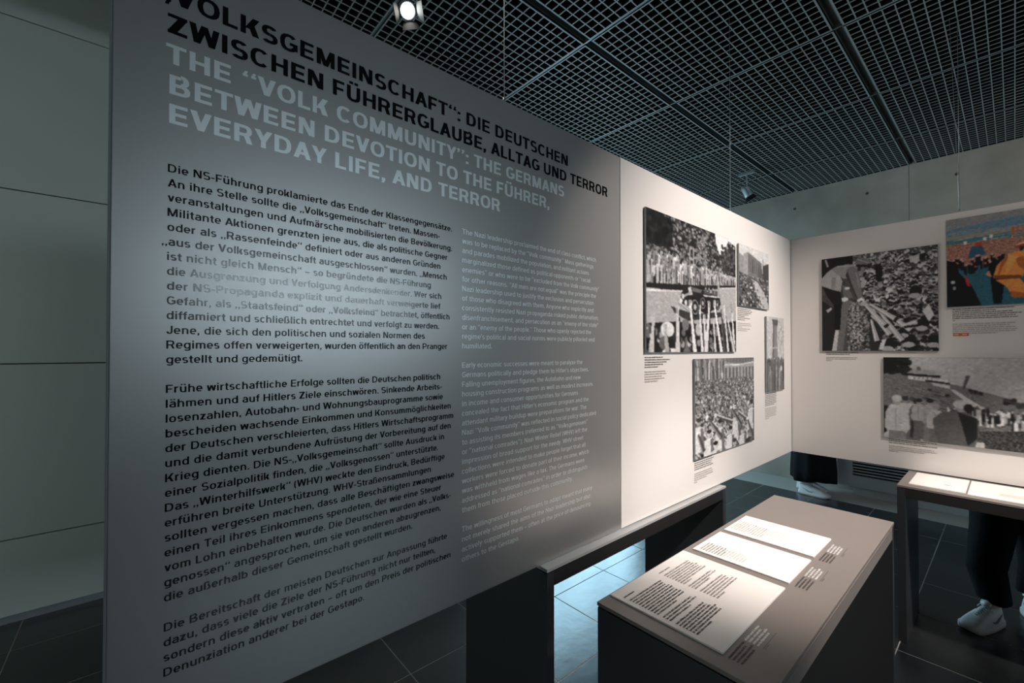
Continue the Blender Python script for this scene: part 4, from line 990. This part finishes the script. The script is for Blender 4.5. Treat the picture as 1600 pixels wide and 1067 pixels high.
def sneaker(parent, loc, rz, L=.265):
    sh = empty('sneaker', loc, rz); sh.parent = parent     # toe towards +y, origin under the heel
    def hw(s): return .5 * (.062 + .036 * math.sin(min(1, s * 1.15) * math.pi * .62) ) * (1 - max(0, (s - .78) / .22) ** 2.4 * .55) * (1 - max(0, (.08 - s) / .08) ** 2 * .35)
    N = 22; K = 16
    bm = bmesh.new(); rings = []
    for i in range(N + 1):
        s = i / N; y = s * L; w_ = hw(s) + .004
        top = .030 - .004 * math.sin(s * math.pi); bot = .0 + (.012 * max(0, (s - .85) / .15) ** 2) + .004 * max(0, (.05 - s) / .05)
        rings.append([bm.verts.new((x * w_, y, z)) for x, z in ((-1, bot), (-1.03, (bot+top)/2), (-1, top), (1, top), (1.03, (bot+top)/2), (1, bot))])
    for a, b in zip(rings[:-1], rings[1:]):
        for k in range(6): bm.faces.new((a[k], a[(k+1) % 6], b[(k+1) % 6], b[k]))
    bm.faces.new(rings[0]); bm.faces.new(list(reversed(rings[-1]))); bmesh.ops.recalc_face_normals(bm, faces=bm.faces[:])
    link_mesh('sole', bm_mesh(bm, 'sole', M_sole, True), sh)
    def top(s):
        if s < .34: return .098 + .012 * (1 - s / .34) ** 2
        return .030 + .068 * (1 - ((s - .34) / .66)) ** .85 * (1 - .12 * math.sin((s-.34)/.66*math.pi)) + .010 * math.sin((s - .34) / .66 * math.pi)
    bm = bmesh.new(); rings = []
    for i in range(N + 1):
        s = i / N; y = .003 + s * (L - .006); w_ = hw(s); h = top(s) - .024
        ring = []
        for k in range(K + 1):
            a = math.pi * k / K; c_, s_ = math.cos(a), math.sin(a)
            e = .62
            ring.append(bm.verts.new((w_ * math.copysign(abs(c_) ** e, c_) * (1 - .28 * s_ * (1 if s < .5 else .6)), y, .024 + h * abs(s_) ** .8)))
        rings.append(ring)
    for a, b in zip(rings[:-1], rings[1:]):
        for k in range(K): bm.faces.new((a[k], a[k+1], b[k+1], b[k]))
    bm.faces.new(rings[0]); bm.faces.new(list(reversed(rings[-1]))); bmesh.ops.recalc_face_normals(bm, faces=bm.faces[:])
    link_mesh('upper', bm_mesh(bm, 'upper', M_shoe, True), sh)
    # collar, tongue, laces, side stripe
    bm = bmesh.new()
    ring = [(.030 * math.cos(a), .055 + .048 * math.sin(a), .104 + .006 * math.cos(a * 2)) for a in [2*math.pi*k/20 for k in range(21)]]
    tube_into(bm, ring, .007, 8, False); link_mesh('collar', bm_mesh(bm, 'collar', M_shoe, True), sh)
    bm = bmesh.new()
    tube_into(bm, [(0, .088, .098), (0, .105, .120)], [.022, .017], 10); bmesh.ops.scale(bm, verts=bm.verts[:], vec=(1, 1, 1))
    link_mesh('tongue', bm_mesh(bm, 'tongue', M_shoe, True), sh)
    bm = bmesh.new(); tube_into(bm, [(0, s_*L, top(s_) - .0065) for s_ in (.37, .45, .53, .61, .69)], [.010, .013, .013, .012, .008], 8)
    link_mesh('lace_gap', bm_mesh(bm, 'lace_gap', M_shoetrim, True), sh)
    bm = bmesh.new()
    for k in range(6):
        s = .40 + k * .055; z = top(s) + .003; y = s * L
        tube_into(bm, [(-.024, y + .004, z - .010), (-.012, y, z), (.012, y - .002, z), (.024, y - .004, z - .010)], .0026, 6)
    tube_into(bm, [(0, .40*L, top(.4)+.004), (.022, .36*L, top(.4)+.014), (.030, .42*L, top(.4)-.004)], .0022, 6); tube_into(bm, [(0, .40*L, top(.4)+.004), (-.022, .37*L, top(.4)+.014), (-.034, .44*L, top(.4)-.008)], .0022, 6)
    link_mesh('laces', bm_mesh(bm, 'laces', M_lace, True), sh)
    for sd in (-1, 1):
        bm = bmesh.new()
        pts = [(.52, .050, .002), (.46, .040, .0045), (.38, .040, .006), (.28, .050, .0045), (.16, .068, .0012)]
        tube_into(bm, [(sd * (hw(s) * .965), s * L, z) for s, z, r in pts], [r for s, z, r in pts], 8)
        link_mesh('side_stripe', bm_mesh(bm, 'side_stripe', M_shoetrim, True), sh)
    return sh

def person(label, loc, rz, feet, skirt, arms):
    p = empty('person', loc, rz); props(p, label, 'person')
    # joints: pelvis at hip height, faces +y
    J = [(0, 0, .98), (0, -.01, 1.10), (0, -.015, 1.25), (0, -.01, 1.40), (0, 0, 1.47), (0, .01, 1.55), (0, .02, 1.66)]
    R = [(.145, .105), (.125, .095), (.14, .10), (.125, .085), (.055, .055), (.07, .08), (.075, .09)]
    E = [(0,1),(1,2),(2,3),(3,4),(4,5),(5,6)]
    def add(pt, r, par): J.append(pt); R.append(r); E.append((par, len(J)-1)); return len(J)-1
    for k, sd in enumerate((-1, 1)):
        fx, fy, frz = feet[k]
        a = add((sd*.09, 0, .90), .09, 0); b = add(((sd*.09 + fx) / 2, .02 + fy/2, .50), .06, a)
        c_ = add((fx, fy, .12), .036, b)
    hands = []
    for k, sd in enumerate((-1, 1)):
        s_ = add((sd*.17, -.01, 1.41), .055, 3); el = add(arms[k][0], .040, s_); wr_ = add(arms[k][1], .027, el)
        h_ = add(tuple(np.array(arms[k][1]) + np.array(arms[k][2]) * .06), (.032, .018), wr_); hands.append((wr_, h_, k, sd))
    for wr_, h_, k, sd in hands:
        d = np.array(arms[k][2], float); base = np.array(J[h_]); side = np.cross(d, (0, 0, 1)); 
        if np.linalg.norm(side) < .1: side = np.array((0., 1., 0.))
        side /= np.linalg.norm(side)
        for f_, (off, ln) in enumerate(((-.024, .062), (-.008, .072), (.008, .068), (.023, .052))):
            b0 = add(tuple(base + side*off + d*.022), .0095, h_); b1 = add(tuple(base + side*off*1.1 + d*(.022+ln*.5) + np.array((0, .006, 0))), .0085, b0); add(tuple(base + side*off*1.1 + d*(.022+ln*.9) + np.array((0, .018, 0))), .0075, b1)
        t0 = add(tuple(base - d*.03 - side*.036*1), .011, h_); add(tuple(base - side*.052 + d*.01), .0095, t0)
    skin_mesh('body', J, E, R, M_skin, p)
    # face
    bm = bmesh.new(); r_ = bmesh.ops.create_uvsphere(bm, u_segments=24, v_segments=18, radius=1)
    for v in bm.verts:
        x, y, z = v.co; jaw = 1 - .22 * max(0, -z); v.co = Vector((x * .075 * jaw, y * .093 * (1 - .08 * max(0, -z)), z * .118))
        if y > .75: v.co.y -= .006
    bmesh.ops.translate(bm, verts=bm.verts[:], vec=(0, .02, 1.64))
    hd = link_mesh('head', bm_mesh(bm, 'head', M_skin, True), p)
    bm = bmesh.new(); tube_into(bm, [(0, .100, 1.665), (0, .120, 1.625), (0, .108, 1.615)], [.006, .012, .009], 8); link_mesh('nose', bm_mesh(bm, 'nose', M_skin, True), hd)
    for sd in (-1, 1):
        bm = bmesh.new(); bmesh.ops.create_uvsphere(bm, u_segments=12, v_segments=8, radius=.011); bmesh.ops.translate(bm, verts=bm.verts[:], vec=(sd*.030, .098, 1.655)); link_mesh('eye', bm_mesh(bm, 'eye', M_eye, True), hd)
        bm = bmesh.new(); bmesh.ops.create_uvsphere(bm, u_segments=12, v_segments=8, radius=1); bmesh.ops.scale(bm, verts=bm.verts[:], vec=(.008, .018, .028)); bmesh.ops.translate(bm, verts=bm.verts[:], vec=(sd*.076, .015, 1.64)); link_mesh('ear', bm_mesh(bm, 'ear', M_skin, True), hd)
    bm = bmesh.new(); tube_into(bm, [(-.022, .104, 1.585), (0, .109, 1.583), (.022, .104, 1.585)], [.003, .0055, .003], 8); link_mesh('mouth', bm_mesh(bm, 'mouth', mat('lips', (.35, .12, .10), .5), True), hd)
    bm = bmesh.new(); bmesh.ops.create_uvsphere(bm, u_segments=24, v_segments=16, radius=1)
    bmesh.ops.delete(bm, geom=[v for v in bm.verts if (v.co.y > .35 and v.co.z < .45) or v.co.z < -.75], context='VERTS')
    for v in bm.verts: v.co = Vector((v.co.x * .086, v.co.y * .103 + .012, v.co.z * .132 + 1.648 - (.05 if v.co.z < -.2 else 0)))
    link_mesh('hair', bm_mesh(bm, 'hair', M_hair, True), p)
    # clothes
    TJ = [(0,0,.96),(0,-.01,1.10),(0,-.015,1.25),(0,-.01,1.40),(0,0,1.45)]; TR = [(.165,.125),(.145,.115),(.158,.12),(.145,.10),(.07,.065)]
    TE = [(0,1),(1,2),(2,3),(3,4)]
    for k, sd in enumerate((-1, 1)):
        n = len(TJ); TJ += [(sd*.175, -.01, 1.41), arms[k][0], tuple(np.array(arms[k][1]) - np.array(arms[k][2]) * .01)]; TR += [.072, .055, .042]; TE += [(3, n), (n, n+1), (n+1, n+2)]
    skin_mesh('top', TJ, TE, TR, M_cloth, p)
    if skirt:
        bm = bmesh.new(); n = 40; prof = [(.17, .13, 1.02), (.19, .16, .9), (.205, .17, .7), (.215, .18, .45), (.22, .19, .25), (.215, .19, skirt)]
        R_ = []
        for i, (a, b, z) in enumerate(prof):
            f = i / (len(prof)-1)
            R_.append([bm.verts.new(((a + .014*f*math.sin(9*t_+i*.2)) * math.cos(t_), (b + .014*f*math.sin(9*t_+i*.2)) * math.sin(t_), z + (.012*math.sin(3*t_) if i == len(prof)-1 else 0))) for t_ in [2*math.pi*k/n for k in range(n)]])
        for a, b in zip(R_[:-1], R_[1:]):
            for k in range(n): bm.faces.new((a[k], a[(k+1) % n], b[(k+1) % n], b[k]))
        bmesh.ops.recalc_face_normals(bm, faces=bm.faces[:])
        o = link_mesh('skirt', bm_mesh(bm, 'skirt', M_cloth, True), p)
        sd_ = o.modifiers.new('thick', 'SOLIDIFY'); sd_.thickness = .004
    else:
        for k, sd in enumerate((-1, 1)):
            fx, fy, frz = feet[k]; bm = bmesh.new(); n = 28
            prof = [(sd*.06, 0, 1.0, .115, .12), (sd*.085, 0, .85, .105, .115), ((sd*.09+fx)/2, .02+fy/2, .50, .090, .095), ((sd*.03+fx)*.97, fy*.85, .28, .078, .085), (fx, fy - .030, .118, .066, .072)]
            R_ = [[bm.verts.new((cx_ + a*math.cos(t_)*(1+.03*math.sin(5*t_+i)), cy_ + b*math.sin(t_)*(1+.03*math.sin(5*t_+i)), z + (.008*math.sin(2*t_) if i == 4 else 0))) for t_ in [2*math.pi*q_/n for q_ in range(n)]] for i, (cx_, cy_, z, a, b) in enumerate(prof)]
            for a, b in zip(R_[:-1], R_[1:]):
                for q_ in range(n): bm.faces.new((a[q_], a[(q_+1) % n], b[(q_+1) % n], b[q_]))
            bmesh.ops.recalc_face_normals(bm, faces=bm.faces[:])
            o = link_mesh('trouser_leg', bm_mesh(bm, 'trouser_leg', M_cloth, True), p); s_ = o.modifiers.new('thick', 'SOLIDIFY'); s_.thickness = .004
    for k in range(2):
        fx, fy, frz = feet[k]
        hx = fx + math.sin(frz) * .045; hy = fy - math.cos(frz) * .045
        sneaker(p, (hx, hy, 0), frz)
    return p
down = ((0, 0, -1))
person('person in a long black skirt and white sneakers, near the convector', (-1.345, 5.215, 0), -math.pi/2, [(-.09, -.13, .05), (.09, -.06, -.05)], .148,
       [((-.24, -.02, 1.14), (-.25, .06, .90), (0, .1, -1)), ((.24, -.02, 1.14), (.25, .06, .90), (0, .1, -1))])
person('person in wide black trousers and white sneakers behind the right-hand desk', (.02, 3.51, 0), math.pi - .1, [(-.015, -.185, .55), (.100, .075, -.32)], None,
       [((-.24, -.02, 1.14), (-.25, .02, .90), (0, .1, -1)), ((.24, -.02, 1.14), (.25, .02, .90), (0, .1, -1))])
